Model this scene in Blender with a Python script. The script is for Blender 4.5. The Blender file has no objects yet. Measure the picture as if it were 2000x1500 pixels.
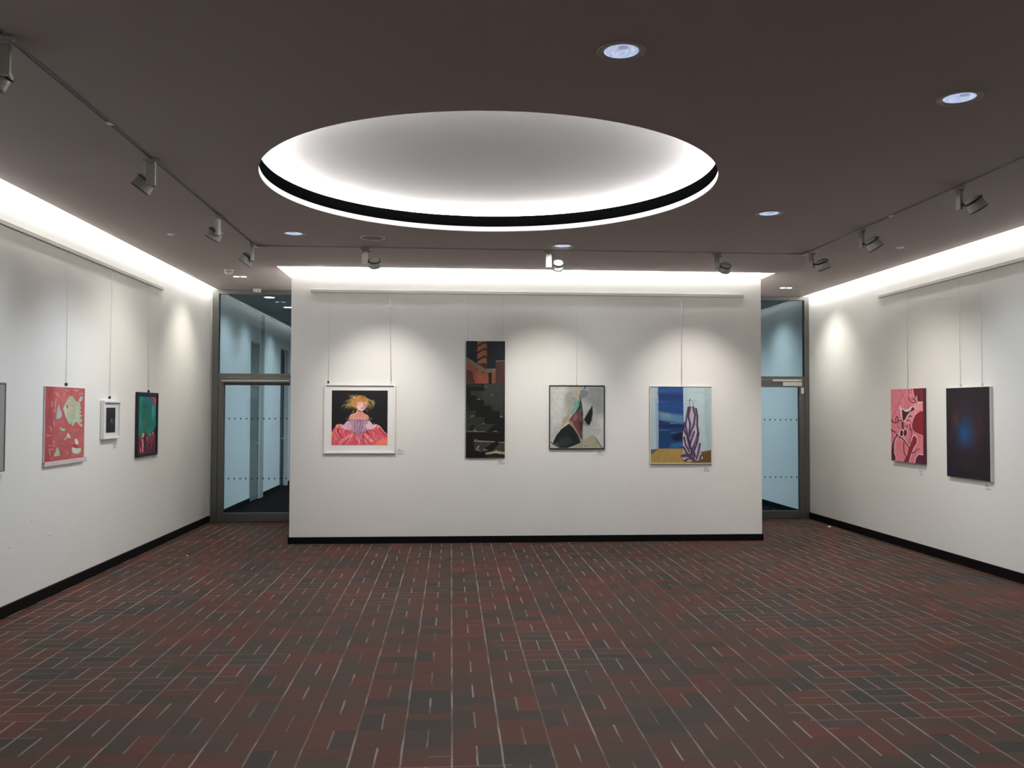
import bpy, bmesh, math, random
import numpy as np
from mathutils import Vector, Matrix
PI = math.pi
S = bpy.context.scene
COL = S.collection
random.seed(7)

# ------------------------------------------------------------------ camera
cam = bpy.data.cameras.new('camera'); camo = bpy.data.objects.new('camera', cam); COL.objects.link(camo)
F_PX, PITCH, YAW, ROLL = 1711.0, 0.0287, 0.0693, 0.0027
cam.sensor_width = 36; cam.lens = 36*F_PX/2000; cam.clip_start = .05; cam.clip_end = 100
cy, sy, cp, sp = math.cos(YAW), math.sin(YAW), math.cos(PITCH), math.sin(PITCH)
Fv = Vector((sy*cp, cy*cp, sp)); Rv = Vector((cy, -sy, 0)); Uv = Rv.cross(Fv)
c_, s_ = math.cos(ROLL), math.sin(ROLL)
R2 = Rv*c_ + Uv*s_; U2 = -Rv*s_ + Uv*c_
M = Matrix.Identity(4)
for i in range(3):
    M[i][0] = R2[i]; M[i][1] = U2[i]; M[i][2] = -Fv[i]
M[0][3], M[1][3], M[2][3] = -0.0125, 0.0, 1.711
camo.matrix_world = M
S.camera = camo

# ------------------------------------------------------------------ world, exposure
w = bpy.data.worlds.new('world'); S.world = w; w.use_nodes = True
w.node_tree.nodes['Background'].inputs[0].default_value = (.5, .55, .65, 1)
w.node_tree.nodes['Background'].inputs[1].default_value = 0.02
vs = S.view_settings
vs.view_transform = 'Standard'; vs.look = 'None'; vs.exposure = 0.0; vs.gamma = 1.0; vs.use_curve_mapping = False

# ------------------------------------------------------------------ main dimensions (metres)
XL, XR = -3.65, 5.643          # side walls
YC, YD = 11.286, 13.53         # partition front, door plane
CL, CR = -2.047, 4.064         # partition sides
H = 3.509                      # ceiling
GL, GR = -3.55, 5.544          # ceiling edges along the side light slots
SL, SR, SY = -2.222, 4.239, 11.2   # ceiling notch round the partition
YF, YB = -5.0, 22.5            # front and far end
OX, OY, OR = 0.292, 7.02, 1.795   # round ceiling recess
WT = 4.0                       # top of walls inside the slots

# ------------------------------------------------------------------ large lights in the coves
def area(name, loc, direction, sx, sy_, power, col, parent=None):
    L = bpy.data.lights.new(name, 'AREA'); L.shape = 'RECTANGLE'; L.size = sx; L.size_y = sy_
    L.energy = power; L.color = col
    o = bpy.data.objects.new(name, L); COL.objects.link(o)
    d = Vector(direction).normalized()
    # local X along the tube
    z = -d
    x = Vector((0, 1, 0)) if abs(d.y) < .5 else Vector((1, 0, 0))
    y = z.cross(x).normalized(); x = y.cross(z)
    m = Matrix((x, y, z)).transposed().to_4x4(); m.translation = Vector(loc)
    o.matrix_world = m
    if parent: o.parent = parent
    return o
COVE_W = (1.0, .99, .96)
ZC = 3.605
area('cove_light', (GL+.012, 4.3, ZC), (-.8, 0, -.6), 18.4, .05, 150, COVE_W)
area('cove_light', (GR-.012, 4.3, ZC), (.8, 0, -.6), 18.4, .05, 145, COVE_W)
area('cove_light', ((CL+CR)/2, SY-.008, ZC), (0, .8, -.6), CR-CL+.1, .05, 50, COVE_W)
area('cove_light', (SL-.01, (YC+YD)/2, ZC), (.75, 0, -.66), YD-YC, .04, 38, COVE_W)
area('cove_light', (SR+.01, (YC+YD)/2, ZC), (-.75, 0, -.66), YD-YC, .04, 38, COVE_W)

# ------------------------------------------------------------------ helpers
def s2l(c):
    c = np.asarray(c, float)/255.
    return np.where(c <= .04045, c/12.92, ((c+.055)/1.055)**2.4)
def rgb(r, g, b): return tuple(float(v) for v in s2l((r, g, b)))+(1,)
_mats = {}
def mat(name, col, rough=.5, metal=0., spec=.5, bump=0., bscale=60., var=0., emit=None, estr=0.):
    if name in _mats: return _mats[name]
    m = bpy.data.materials.new(name); m.use_nodes = True; nt = m.node_tree; N = nt.nodes; L = nt.links
    b = N['Principled BSDF']
    b.inputs['Roughness'].default_value = rough; b.inputs['Metallic'].default_value = metal
    b.inputs['Specular IOR Level'].default_value = spec
    b.inputs['Base Color'].default_value = col
    tc = N.new('ShaderNodeTexCoord')
    if var > 0:
        no = N.new('ShaderNodeTexNoise'); no.inputs['Scale'].default_value = 3.; no.inputs['Detail'].default_value = 4
        L.new(tc.outputs['Object'], no.inputs['Vector'])
        mx = N.new('ShaderNodeMix'); mx.data_type = 'RGBA'
        mx.inputs['A'].default_value = col; mx.inputs['B'].default_value = tuple(v*(1-var) for v in col[:3])+(1,)
        L.new(no.outputs['Fac'], mx.inputs['Factor']); L.new(mx.outputs['Result'], b.inputs['Base Color'])
    if bump > 0:
        n2 = N.new('ShaderNodeTexNoise'); n2.inputs['Scale'].default_value = bscale; n2.inputs['Detail'].default_value = 3
        L.new(tc.outputs['Object'], n2.inputs['Vector'])
        bp = N.new('ShaderNodeBump'); bp.inputs['Strength'].default_value = bump; bp.inputs['Distance'].default_value = .004
        L.new(n2.outputs['Fac'], bp.inputs['Height']); L.new(bp.outputs['Normal'], b.inputs['Normal'])
    if emit:
        b.inputs['Emission Color'].default_value = emit; b.inputs['Emission Strength'].default_value = estr
    _mats[name] = m
    return m

WALL = mat('wall_paint', (.775, .762, .728, 1), .85, spec=.25, bump=.38, bscale=34, var=.02)
CEIL = mat('ceiling_paint', (.40, .355, .345, 1), .92, spec=.15, bump=.05, bscale=40)
DOMEM = mat('dome_plaster', (.31, .30, .305, 1), .9, spec=.1)
BLACK = mat('black_skirting', (.0035, .0035, .0035, 1), .6, spec=.12, var=.3)
BAFF = mat('black_baffle', (.0012, .0014, .0014, 1), .9, spec=.0)
DGREY = mat('dark_bronze_frame', (.165, .167, .160, 1), .42, metal=.75, var=.1)
RUB = mat('black_gasket', (.006, .006, .008, 1), .6)
SILV = mat('silver_aluminium', (.62, .62, .60, 1), .38, metal=.35)
WMET = mat('white_metal', (.70, .69, .66, 1), .45)
LAMPB = mat('grey_lamp_body', (.25, .243, .23, 1), .4, metal=.1)
LAMPD = mat('lamp_black_ring', (.01, .01, .01, 1), .4)
TRACKD = mat('track_groove', (.02, .018, .016, 1), .5)
CORD = mat('hanging_cord', (.58, .56, .53, 1), .5)
CARD = mat('label_card', (.74, .73, .72, 1), .6)
INK = mat('label_ink', (.16, .16, .17, 1), .7)
CARP = mat('charcoal_carpet', (.0075, .0068, .0068, 1), .95, spec=.05, bump=.3, bscale=300, var=.3)
PLUG = mat('white_filler', (.86, .85, .83, 1), .7)
CDOOR = mat('corridor_door_grey', (.17, .19, .175, 1), .6, var=.1)
CDOORD = mat('corridor_dark_door', (.035, .035, .05, 1), .5, var=.1)
COLM = mat('corridor_frame_pale', (.36, .38, .35, 1), .6, var=.05)

def new(name, bm, m, parent=None, smooth=False, loc=None):
    me = bpy.data.meshes.new(name); bmesh.ops.recalc_face_normals(bm, faces=bm.faces); bm.to_mesh(me); bm.free()
    if smooth:
        for p in me.polygons: p.use_smooth = True
    o = bpy.data.objects.new(name, me); COL.objects.link(o)
    for mm in (m if isinstance(m, (list, tuple)) else [m]): me.materials.append(mm)
    if parent: o.parent = parent
    if loc: o.location = loc
    return o
def box(bm, x0, x1, y0, y1, z0, z1, bev=0.):
    r = bmesh.ops.create_cube(bm, size=1)
    for v in r['verts']:
        v.co = Vector(((x0+x1)/2+v.co.x*(x1-x0), (y0+y1)/2+v.co.y*(y1-y0), (z0+z1)/2+v.co.z*(z1-z0)))
    if bev:
        e = list({e for v in r['verts'] for e in v.link_edges})
        bmesh.ops.bevel(bm, geom=e, offset=bev, segments=2, affect='EDGES', profile=.5)
def BX(name, dims, m, parent=None, bev=0.):
    bm = bmesh.new()
    if not isinstance(dims, list): dims = [dims]
    for d in dims: box(bm, *d, bev=bev)
    return new(name, bm, m, parent)
def lathe(bm, prof, n=48, mtx=None):
    rings = []
    for r, z in prof:
        if r < 1e-6: rings.append([bm.verts.new((0, 0, z))])
        else: rings.append([bm.verts.new((r*math.cos(2*PI*k/n), r*math.sin(2*PI*k/n), z)) for k in range(n)])
    vs_ = [v for r in rings for v in r]
    for a, b in zip(rings, rings[1:]):
        for k in range(n):
            k2 = (k+1) % n
            if len(a) == 1 and len(b) == 1: continue
            if len(a) == 1: bm.faces.new((a[0], b[k], b[k2]))
            elif len(b) == 1: bm.faces.new((a[k], a[k2], b[0]))
            else: bm.faces.new((a[k], a[k2], b[k2], b[k]))
    if mtx is not None:
        for v in vs_: v.co = mtx @ v.co
    return vs_
def tube(bm, a, b, r, n=8):
    a, b = Vector(a), Vector(b); d = b-a
    q = d.to_track_quat('Z', 'Y').to_matrix().to_4x4(); q.translation = a
    lathe(bm, [(0, 0), (r, 0), (r, d.length), (0, d.length)], n, q)
def empty(name, loc=(0, 0, 0), rz=0.):
    o = bpy.data.objects.new(name, None); COL.objects.link(o); o.location = loc; o.rotation_euler = (0, 0, rz)
    o.empty_display_size = .05
    return o
def tag(o, label, cat, group=None):
    o['label'] = label; o['category'] = cat
    if group: o['group'] = group
    return o
def struct(o, label=None):
    o['kind'] = 'structure'
    if label: o['label'] = label
    return o
def copy_tree(o, parent=None):
    c = o.copy(); COL.objects.link(c)
    if parent: c.parent = parent; c.matrix_parent_inverse = o.matrix_parent_inverse
    for ch in o.children: copy_tree(ch, c)
    return c

# ------------------------------------------------------------------ floor: clay pavers in a basket weave
class G:
    """tiny node-expression builder"""
    def __init__(s, nt): s.nt = nt
    def op(s, o, a, b=None, c=None):
        n = s.nt.nodes.new('ShaderNodeMath'); n.operation = o
        for i, v in enumerate((a, b, c)):
            if v is None: continue
            if isinstance(v, (int, float)): n.inputs[i].default_value = v
            else: s.nt.links.new(v, n.inputs[i])
        return n.outputs[0]
    def mixf(s, f, a, b):   # a*(1-f)+b*f
        return s.op('ADD', s.op('MULTIPLY', a, s.op('SUBTRACT', 1., f)), s.op('MULTIPLY', b, f))
def floor_material():
    m = bpy.data.materials.new('clay_pavers'); m.use_nodes = True; nt = m.node_tree; N = nt.nodes; L = nt.links; g = G(nt)
    tc = N.new('ShaderNodeTexCoord'); sx = N.new('ShaderNodeSeparateXYZ')
    wob = N.new('ShaderNodeTexNoise'); wob.inputs['Scale'].default_value = 5.; L.new(tc.outputs['Object'], wob.inputs['Vector'])
    L.new(tc.outputs['Object'], sx.inputs[0])
    wv = g.op('MULTIPLY', g.op('SUBTRACT', wob.outputs['Fac'], .5), .010)
    u = g.op('DIVIDE', g.op('ADD', sx.outputs[0], wv), .25)
    v = g.op('DIVIDE', g.op('ADD', g.op('ADD', sx.outputs[1], wv), -.005), .25)
    i = g.op('FLOOR', u); j = g.op('FLOOR', v)
    par = g.op('FLOORED_MODULO', g.op('ADD', i, j), 2.)       # 1: joint runs in depth
    fu = g.op('SUBTRACT', u, i); fv = g.op('SUBTRACT', v, j)
    hu = g.op('GREATER_THAN', fu, .5); hv = g.op('GREATER_THAN', fv, .5)
    # distance (in module units) to joints running in depth / across
    du = g.op('MINIMUM', fu, g.op('SUBTRACT', 1., fu)); dv = g.op('MINIMUM', fv, g.op('SUBTRACT', 1., fv))
    mu = g.op('ABSOLUTE', g.op('SUBTRACT', fu, .5)); mv = g.op('ABSOLUTE', g.op('SUBTRACT', fv, .5))
    du2 = g.mixf(par, du, g.op('MINIMUM', du, mu)); dv2 = g.mixf(par, g.op('MINIMUM', dv, mv), dv)
    # brick id
    half = g.mixf(par, hv, hu)
    comb = N.new('ShaderNodeCombineXYZ'); L.new(i, comb.inputs[0]); L.new(j, comb.inputs[1]); L.new(half, comb.inputs[2])
    wn = N.new('ShaderNodeTexWhiteNoise'); wn.noise_dimensions = '3D'; L.new(comb.outputs[0], wn.inputs['Vector'])
    big = N.new('ShaderNodeTexNoise'); big.inputs['Scale'].default_value = .42; big.inputs['Detail'].default_value = 1.5
    L.new(comb.outputs[0], big.inputs['Vector'])
    key = g.op('ADD', g.op('MULTIPLY', wn.outputs['Value'], .50), g.op('MULTIPLY', big.outputs['Fac'], .95))
    key = g.op('SUBTRACT', key, .20)
    ramp = N.new('ShaderNodeValToRGB'); L.new(key, ramp.inputs[0]); cr = ramp.color_ramp
    cols = [(.0, (.043, .040, .036)), (.24, (.052, .046, .040)), (.34, (.066, .050, .040)), (.48, (.086, .053, .041)),
            (.64, (.104, .044, .032)), (.80, (.132, .046, .034)), (1., (.160, .060, .042))]
    while len(cr.elements) < len(cols): cr.elements.new(.5)
    for e, (p_, c) in zip(cr.elements, cols): e.position = p_; e.color = tuple(v_*f_ for v_, f_ in zip(c, (.84, .78, .76)))+(1,)
    # fired clay mottling
    mo = N.new('ShaderNodeTexNoise'); mo.inputs['Scale'].default_value = 22.; mo.inputs['Detail'].default_value = 6.
    L.new(tc.outputs['Object'], mo.inputs['Vector'])
    hs = N.new('ShaderNodeHueSaturation'); L.new(ramp.outputs[0], hs.inputs['Color'])
    L.new(g.op('ADD', g.op('MULTIPLY', mo.outputs['Fac'], .7), .65), hs.inputs['Value'])
    # joints
    jn = N.new('ShaderNodeTexNoise'); jn.inputs['Scale'].default_value = 3.; L.new(tc.outputs['Object'], jn.inputs['Vector'])
    ju = g.op('LESS_THAN', du2, g.op('ADD', g.op('MULTIPLY', jn.outputs['Fac'], .022), .008))
    jv = g.op('LESS_THAN', dv2, g.op('ADD', g.op('MULTIPLY', jn.outputs['Fac'], .014), .006))
    # joints running across are mostly worn dark, those in depth pale
    mx = N.new('ShaderNodeMix'); mx.data_type = 'RGBA'; mx.inputs['B'].default_value = (.34, .305, .28, 1)
    jw = N.new('ShaderNodeTexNoise'); jw.inputs['Scale'].default_value = .45; jw.inputs['Detail'].default_value = 3.; L.new(tc.outputs['Object'], jw.inputs['Vector'])
    L.new(hs.outputs[0], mx.inputs['A'])
    fv_ = g.op('MULTIPLY', jv, g.op('MULTIPLY', g.op('GREATER_THAN', jw.outputs['Fac'], .53), .5))
    L.new(g.op('MAXIMUM', g.op('MULTIPLY', ju, g.op('MINIMUM', g.op('MAXIMUM', g.op('ADD', g.op('MULTIPLY', g.op('SUBTRACT', jw.outputs['Fac'], .5), 2.6), g.op('ADD', g.op('MULTIPLY', g.op('SUBTRACT', jn.outputs['Fac'], .5), 2.2), .6)), .32), .8)), fv_), mx.inputs['Factor'])
    b = N['Principled BSDF']; L.new(mx.outputs['Result'], b.inputs['Base Color'])
    jj = g.op('MAXIMUM', ju, g.op('MULTIPLY', jv, .35))
    L.new(g.op('ADD', g.op('MULTIPLY', jj, .35), g.op('ADD', .50, g.op('MULTIPLY', mo.outputs['Fac'], .18))), b.inputs['Roughness'])
    b.inputs['Specular IOR Level'].default_value = .16
    bp = N.new('ShaderNodeBump'); bp.inputs['Strength'].default_value = .35; bp.inputs['Distance'].default_value = .003
    L.new(g.op('ADD', g.op('MULTIPLY', g.op('SUBTRACT', 1., jj), 1.), g.op('ADD', g.op('MULTIPLY', mo.outputs['Fac'], .35), g.op('MULTIPLY', wn.outputs['Value'], .25))), bp.inputs['Height'])
    L.new(bp.outputs['Normal'], b.inputs['Normal'])
    return m
FLOORM = floor_material()
struct(BX('floor', (XL, XR, YF, YD+.03, -.2, 0), FLOORM), 'red brown and charcoal clay pavers in a basket weave')
struct(BX('floor', (XL, XR, YD+.03, YB, -.2, 0), CARP), 'charcoal carpet of the corridor behind the glass doors')

# ------------------------------------------------------------------ walls
struct(BX('wall_left', [(XL-.2, XL, YF, 16.2, 0, WT), (XL-.2, XL, 16.2, 17.02, 2.95, WT), (XL-.2, XL, 17.02, 19.0, 0, WT),
                        (XL-.2, XL, 19.0, 19.9, 3.0, WT), (XL-.2, XL, 19.9, YB, 0, WT)], WALL), 'long white plastered wall on the left')
struct(BX('wall_right', (XR, XR+.2, YF, YB, 0, WT), WALL), 'long white plastered wall on the right')
struct(BX('wall_center', (CL, CR, YC, YD+.10, 0, WT), WALL), 'white partition wall in the middle hung with four pictures')
struct(BX('wall_front', (XL-.2, XR+.2, YF-.2, YF, 0, WT), WALL))
struct(BX('wall_back', (XL-.2, XR+.2, YB, YB+.2, 0, WT), WALL))

def base(name, dims, label): return struct(BX(name, dims, BLACK), label)
base('baseboard_left', (XL, XL+.022, YF, YD-.02, 0, .095), 'black skirting under the left wall')
base('baseboard_right', (XR-.022, XR, YF, YD-.02, 0, .10), 'black skirting under the right wall')
base('baseboard_center', [(CL-.012, CR+.012, YC-.014, YC, 0, .085), (CL-.014, CL, YC-.014, YD, 0, .085), (CR, CR+.014, YC-.014, YD, 0, .085)],
     'black skirting round the foot of the white partition')
base('baseboard_left', [(XL, XL+.02, YD+.08, 16.16, 0, .09), (XL, XL+.02, 17.3, 18.96, 0, .09), (XL, XL+.02, 19.95, YB, 0, .09)], 'black skirting of the corridor behind the left door')
base('baseboard_right', (XR-.02, XR, YD+.08, YB, 0, .09), 'black skirting of the corridor behind the right door')

# ------------------------------------------------------------------ ceiling with slots and the round recess
def ceiling():
    bm = bmesh.new(); TH = .046
    def quadpair(x0, x1, y0, y1):
        for z in (H, H+TH):
            bm.faces.new([bm.verts.new(c) for c in ((x0, y0, z), (x1, y0, z), (x1, y1, z), (x0, y1, z))])
    def edge(a, b):
        bm.faces.new([bm.verts.new(c) for c in ((*a, H), (*b, H), (*b, H+TH), (*a, H+TH))])
    q = 2.02; x0, x1, y0, y1 = OX-q, OX+q, OY-q, OY+q
    quadpair(GL, GR, YF, y0); quadpair(GL, x0, y0, y1); quadpair(x1, GR, y0, y1); quadpair(GL, GR, y1, SY)
    quadpair(GL, SL, SY, YD+.03); quadpair(SR, GR, SY, YD+.03)
    n = 192
    for z in (H, H+TH):
        ci, so = [], []
        for k in range(n):
            a = 2*PI*k/n; cx, cy_ = math.cos(a), math.sin(a); t = q/max(abs(cx), abs(cy_))
            ci.append(bm.verts.new((OX+OR*cx, OY+OR*cy_, z))); so.append(bm.verts.new((OX+t*cx, OY+t*cy_, z)))
        for k in range(n):
            bm.faces.new((ci[k], ci[(k+1) % n], so[(k+1) % n], so[k]))
        if z == H: lo = ci
        else:
            for k in range(n): bm.faces.new((lo[k], lo[(k+1) % n], ci[(k+1) % n], ci[k]))
    edge((GL, YF), (GL, YD+.03)); edge((GR, YF), (GR, YD+.03)); edge((SL, SY), (SR, SY)); edge((SL, SY), (SL, YD+.03)); edge((SR, SY), (SR, YD+.03))
    o = new('ceiling', bm, CEIL)
    return struct(o, 'dim plaster ceiling with a round recess and light slots along the walls')
ceil = ceiling()
bm = bmesh.new(); lathe(bm, [(OR-.001, H-.001), (OR-.003, H+.022), (OR-.001, H+.046)], 192)
new('recess_lip', bm, mat('white_lip', (.62, .61, .60, 1), .7), ceil, True, (OX, OY, 0))['label'] = 'white lip round the bottom of the recess'
struct(BX('ceiling', (XL, XR, YD+.10, YB, H, H+.05), mat('corridor_ceiling', (.26, .26, .27, 1), .9)), 'corridor ceiling behind the glass doors')
# recess: black baffle, shallow plaster disc, cove wall
bm = bmesh.new(); lathe(bm, [(OR, H+.046), (OR, H+.153), (OR+.012, H+.153), (OR+.012, H+.046)], 192)
new('recess_baffle', bm, BAFF, ceil, True, (OX, OY, 0))['label'] = 'black band inside the rim of the round recess'
bm = bmesh.new(); RH = .02; RS = (2.16**2+RH**2)/(2*RH)
prof = [(2.16, H+.046), (2.16, H+.19)] + [(2.16*k/40, H+.19+RH-RS+math.sqrt(RS*RS-(2.16*k/40)**2)) for k in range(39, -1, -1)]
lathe(bm, prof, 192)
new('recess_dome', bm, DOMEM, ceil, True, (OX, OY, 0))['label'] = 'glowing white shallow dome of the round recess'
EM = mat('cove_tube_glow', (.9, .9, .9, 1), .5, emit=(1, .985, .95, 1), estr=690.)
def ring_tube(r, z, rad):
    bm = bmesh.new(); n, k = 128, 8; rg = []
    for i in range(n):
        a = 2*PI*i/n
        rg.append([bm.verts.new(((r+rad*math.cos(2*PI*j/k))*math.cos(a), (r+rad*math.cos(2*PI*j/k))*math.sin(a), z+rad*math.sin(2*PI*j/k))) for j in range(k)])
    for i in range(n):
        for j in range(k):
            bm.faces.new((rg[i][j], rg[(i+1) % n][j], rg[(i+1) % n][(j+1) % k], rg[i][(j+1) % k]))
    return bm
new('recess_tube', ring_tube(OR+.11, H+.161, .012), EM, ceil, True, (OX, OY, 0))
# cove housings above the slots
struct(BX('trim_1', [(XL, XL+.32, YF, YD+.1, 3.88, 3.9), (XL+.30, XL+.32, YF, YD+.1, H+.046, 3.88)], WALL))
struct(BX('trim_2', [(XR-.32, XR, YF, YD+.1, 3.88, 3.9), (XR-.32, XR-.30, YF, YD+.1, H+.046, 3.88)], WALL))
struct(BX('trim_3', [(SL-.2, SR+.2, SY-.24, YC, 3.88, 3.9), (SL-.2, CL, YC, YD+.1, 3.88, 3.9), (CR, SR+.2, YC, YD+.1, 3.88, 3.9), (SL-.2, SR+.2, SY-.26, SY-.24, H+.046, 3.9),
                     (SL-.22, SL-.2, SY-.26, YD+.1, H+.046, 3.9), (SR+.2, SR+.22, SY-.26, YD+.1, H+.046, 3.9)], WALL))
# bulkhead over the doors between gallery and corridor ceilings
struct(BX('trim_4', [(XL, CL, YD+.035, YD+.10, H, WT), (CR, XR, YD+.035, YD+.10, H, WT)], WALL))

# ------------------------------------------------------------------ glass doors with transoms
def glass_mat():
    m = bpy.data.materials.new('blue_tinted_glass'); m.use_nodes = True; nt = m.node_tree; N = nt.nodes; L = nt.links
    N.remove(N['Principled BSDF']); out = N['Material Output']
    t = N.new('ShaderNodeBsdfTransparent'); t.inputs[0].default_value = (.80, .91, .95, 1)
    gl = N.new('ShaderNodeBsdfGlossy'); gl.inputs['Roughness'].default_value = .01; gl.inputs['Color'].default_value = (.9, .95, 1, 1)
    fr = N.new('ShaderNodeFresnel'); fr.inputs['IOR'].default_value = 1.45
    mx = N.new('ShaderNodeMixShader'); L.new(fr.outputs[0], mx.inputs[0]); L.new(t.outputs[0], mx.inputs[1]); L.new(gl.outputs[0], mx.inputs[2])
    L.new(mx.outputs[0], out.inputs[0]); return m
GLASS = glass_mat()
DOT = mat('dark_blue_dot', (.012, .022, .04, 1), .5)
def frame_bm(x0, x1, z0, z1, wl, wr, wb, wt, y0, y1, bev=.004):
    bm = bmesh.new()
    if wl: box(bm, x0, x0+wl, y0, y1, z0, z1, bev=bev)
    if wr: box(bm, x1-wr, x1, y0, y1, z0, z1, bev=bev)
    if wb: box(bm, x0+wl, x1-wr, y0, y1, z0, z0+wb, bev=bev)
    if wt: box(bm, x0+wl, x1-wr, y0, y1, z1-wt, z1, bev=bev)
    return bm
def glass_door(num, side):
    # side -1: hinged on the left wall, +1: hinged on the right wall
    r = struct(empty('door_%d' % num, (0, YD, 0)), ['', 'glass door in a dark frame with transom on the left', 'glass door in a dark frame with transom on the right'][num])
    if side < 0: W, Cx = XL, CL
    else: W, Cx = XR, CR
    def X(a, b):      # a,b: distances from the wall into the room
        return (W+a, W+b) if side < 0 else (W-b, W-a)
    def bxs(name, lst, m, par, bev=.003):
        bm = bmesh.new()
        for a, b, y0, y1, z0, z1 in lst:
            xx = X(a, b); box(bm, xx[0], xx[1], y0, y1, z0, z1, bev=bev)
        return new(name, bm, m, par)
    full = abs(Cx-W)
    fw = .215 if side < 0 else .095
    if side < 0:
        bxs('door_frame', [(.028, .125, -.03, .05, 0, H), (1.285, full, -.03, .05, 0, H), (.125, 1.285, -.03, .05, 2.185, 2.240), (.125, 1.285, -.03, .05, 3.445, H)], DGREY, r)
        bxs('wall_strip', [(0, .028, -.01, .05, 0, H)], SILV, r)
        bxs('gasket', [(.125, .134, .0, .03, 2.24, 3.445)], RUB, r)
        g0 = .134
    else:
        bxs('door_frame', [(.0, .075, -.03, .05, 0, H), (1.24, full, -.03, .05, 0, H), (.075, 1.24, -.03, .05, 2.19, 2.240), (.075, 1.24, -.03, .05, 3.445, H)], DGREY, r)
        bxs('gasket', [(.075, .088, .0, .03, 2.24, 3.445)], RUB, r)
        g0 = .088
    g1 = 1.285 if side < 0 else 1.24
    bxs('transom_pane', [(g0, g1, .006, .014, 2.24, 3.445)], GLASS, r, 0)
    lf = bxs('door_leaf', ([(.131, .22, -.035, .03, .006, 2.18), (1.20, 1.28, -.035, .03, .006, 2.18), (.22, 1.20, -.035, .03, .006, .135), (.22, 1.20, -.035, .03, 2.065, 2.18)] if side < 0 else
                           [(.079, .17, -.035, .03, .006, 2.185), (1.15, 1.235, -.035, .03, .006, 2.185), (.17, 1.15, -.035, .03, .006, .125), (.17, 1.15, -.035, .03, 2.07, 2.185)]), DGREY, r)
    l0, l1 = (.22, 1.20) if side < 0 else (.17, 1.15)
    bxs('pane', [(l0, l1, -.004, .004, .125, 2.07)], GLASS, lf, 0)
    d0 = .29 if side < 0 else .205
    for zz in (1.556, .652):
        bm = bmesh.new()
        for k in range(11):
            c = d0+.0857*k; xx = X(c-.01, c+.01); box(bm, xx[0], xx[1], -.006, -.004, zz-.01, zz+.01)
        new('dot_row', bm, DOT, lf)
    hx = 1.24 if side < 0 else 1.19
    bm = bmesh.new()
    xx = X(hx-.012, hx+.012)
    tube(bm, (sum(xx)/2, -.035, 1.05), (sum(xx)/2, -.085, 1.05), .01); xe = X(hx-.12, hx-.118)[0]
    tube(bm, (sum(xx)/2, -.08, 1.05), (xe, -.08, 1.05), .01)
    new('handle', bm, SILV, lf)
    for hz in (.35, 1.97):
        bm = bmesh.new(); a = .128 if side < 0 else .077; xc = sum(X(a, a))/2
        tube(bm, (xc, -.042, hz-.05), (xc, -.042, hz+.05), .009); new('hinge', bm, DGREY, lf)
    if side < 0:
        bxs('closer_rail', [(.18, 1.19, -.062, -.035, 2.118, 2.140)], SILV, lf)
        bxs('rail_gap', [(.20, 1.19, -.037, -.034, 2.062, 2.098)], RUB, lf, 0)
    else:
        bxs('closer_rail', [(.135, .60, -.06, -.03, 2.160, 2.192)], SILV, r)
        bxs('closer_body', [(.135, .445, -.075, -.035, 2.085, 2.150)], SILV, lf)
        bxs('closer_arm', [(.22, .245, -.05, -.035, 2.14, 2.17)], SILV, lf)
        bxs('contact_sensor', [(.098, .142, -.052, -.035, 1.965, 2.060)], WMET, lf)
    return r
glass_door(1, -1); glass_door(2, 1)

# corridor doors behind the left glass door
r = struct(empty('door_3', (XL-.035, 16.61, 0)), 'grey corridor door behind the left glass door')
BX('door_leaf', (-.04, 0, -.37, .37, .005, 2.13), CDOOR, r); BX('transom_panel', (-.04, 0, -.37, .37, 2.17, 2.91), CDOOR, r)
BX('door_frame', [(-.06, .02, -.41, -.37, 0, 2.95), (-.06, .02, .37, .41, 0, 2.95), (-.06, .02, -.37, .37, 2.91, 2.95), (-.06, .02, -.37, .37, 2.13, 2.17)], COLM, r)
bm = bmesh.new(); tube(bm, (.0, .31, 1.05), (.05, .31, 1.05), .01); tube(bm, (.05, .31, 1.05), (.05, .19, 1.05), .01); new('handle', bm, SILV, r)
struct(BX('trim_5', (XL, XL+.015, 17.06, 17.30, 0, H), COLM), 'pale pilaster beside the grey corridor door')
r = struct(empty('door_4', (XL-.12, 19.45, 0)), 'dark corridor door further down the corridor')
BX('door_leaf', (-.04, 0, -.41, .41, .005, 2.95), CDOORD, r)
BX('door_frame', [(-.06, .03, -.45, -.41, 0, 3.0), (-.06, .03, .41, .45, 0, 3.0), (-.06, .03, -.41, .41, 2.95, 3.0)], CDOORD, r)
bm = bmesh.new(); tube(bm, (.0, .33, 1.05), (.05, .33, 1.05), .01); tube(bm, (.05, .33, 1.05), (.05, .21, 1.05), .01); new('handle', bm, SILV, r)

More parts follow.
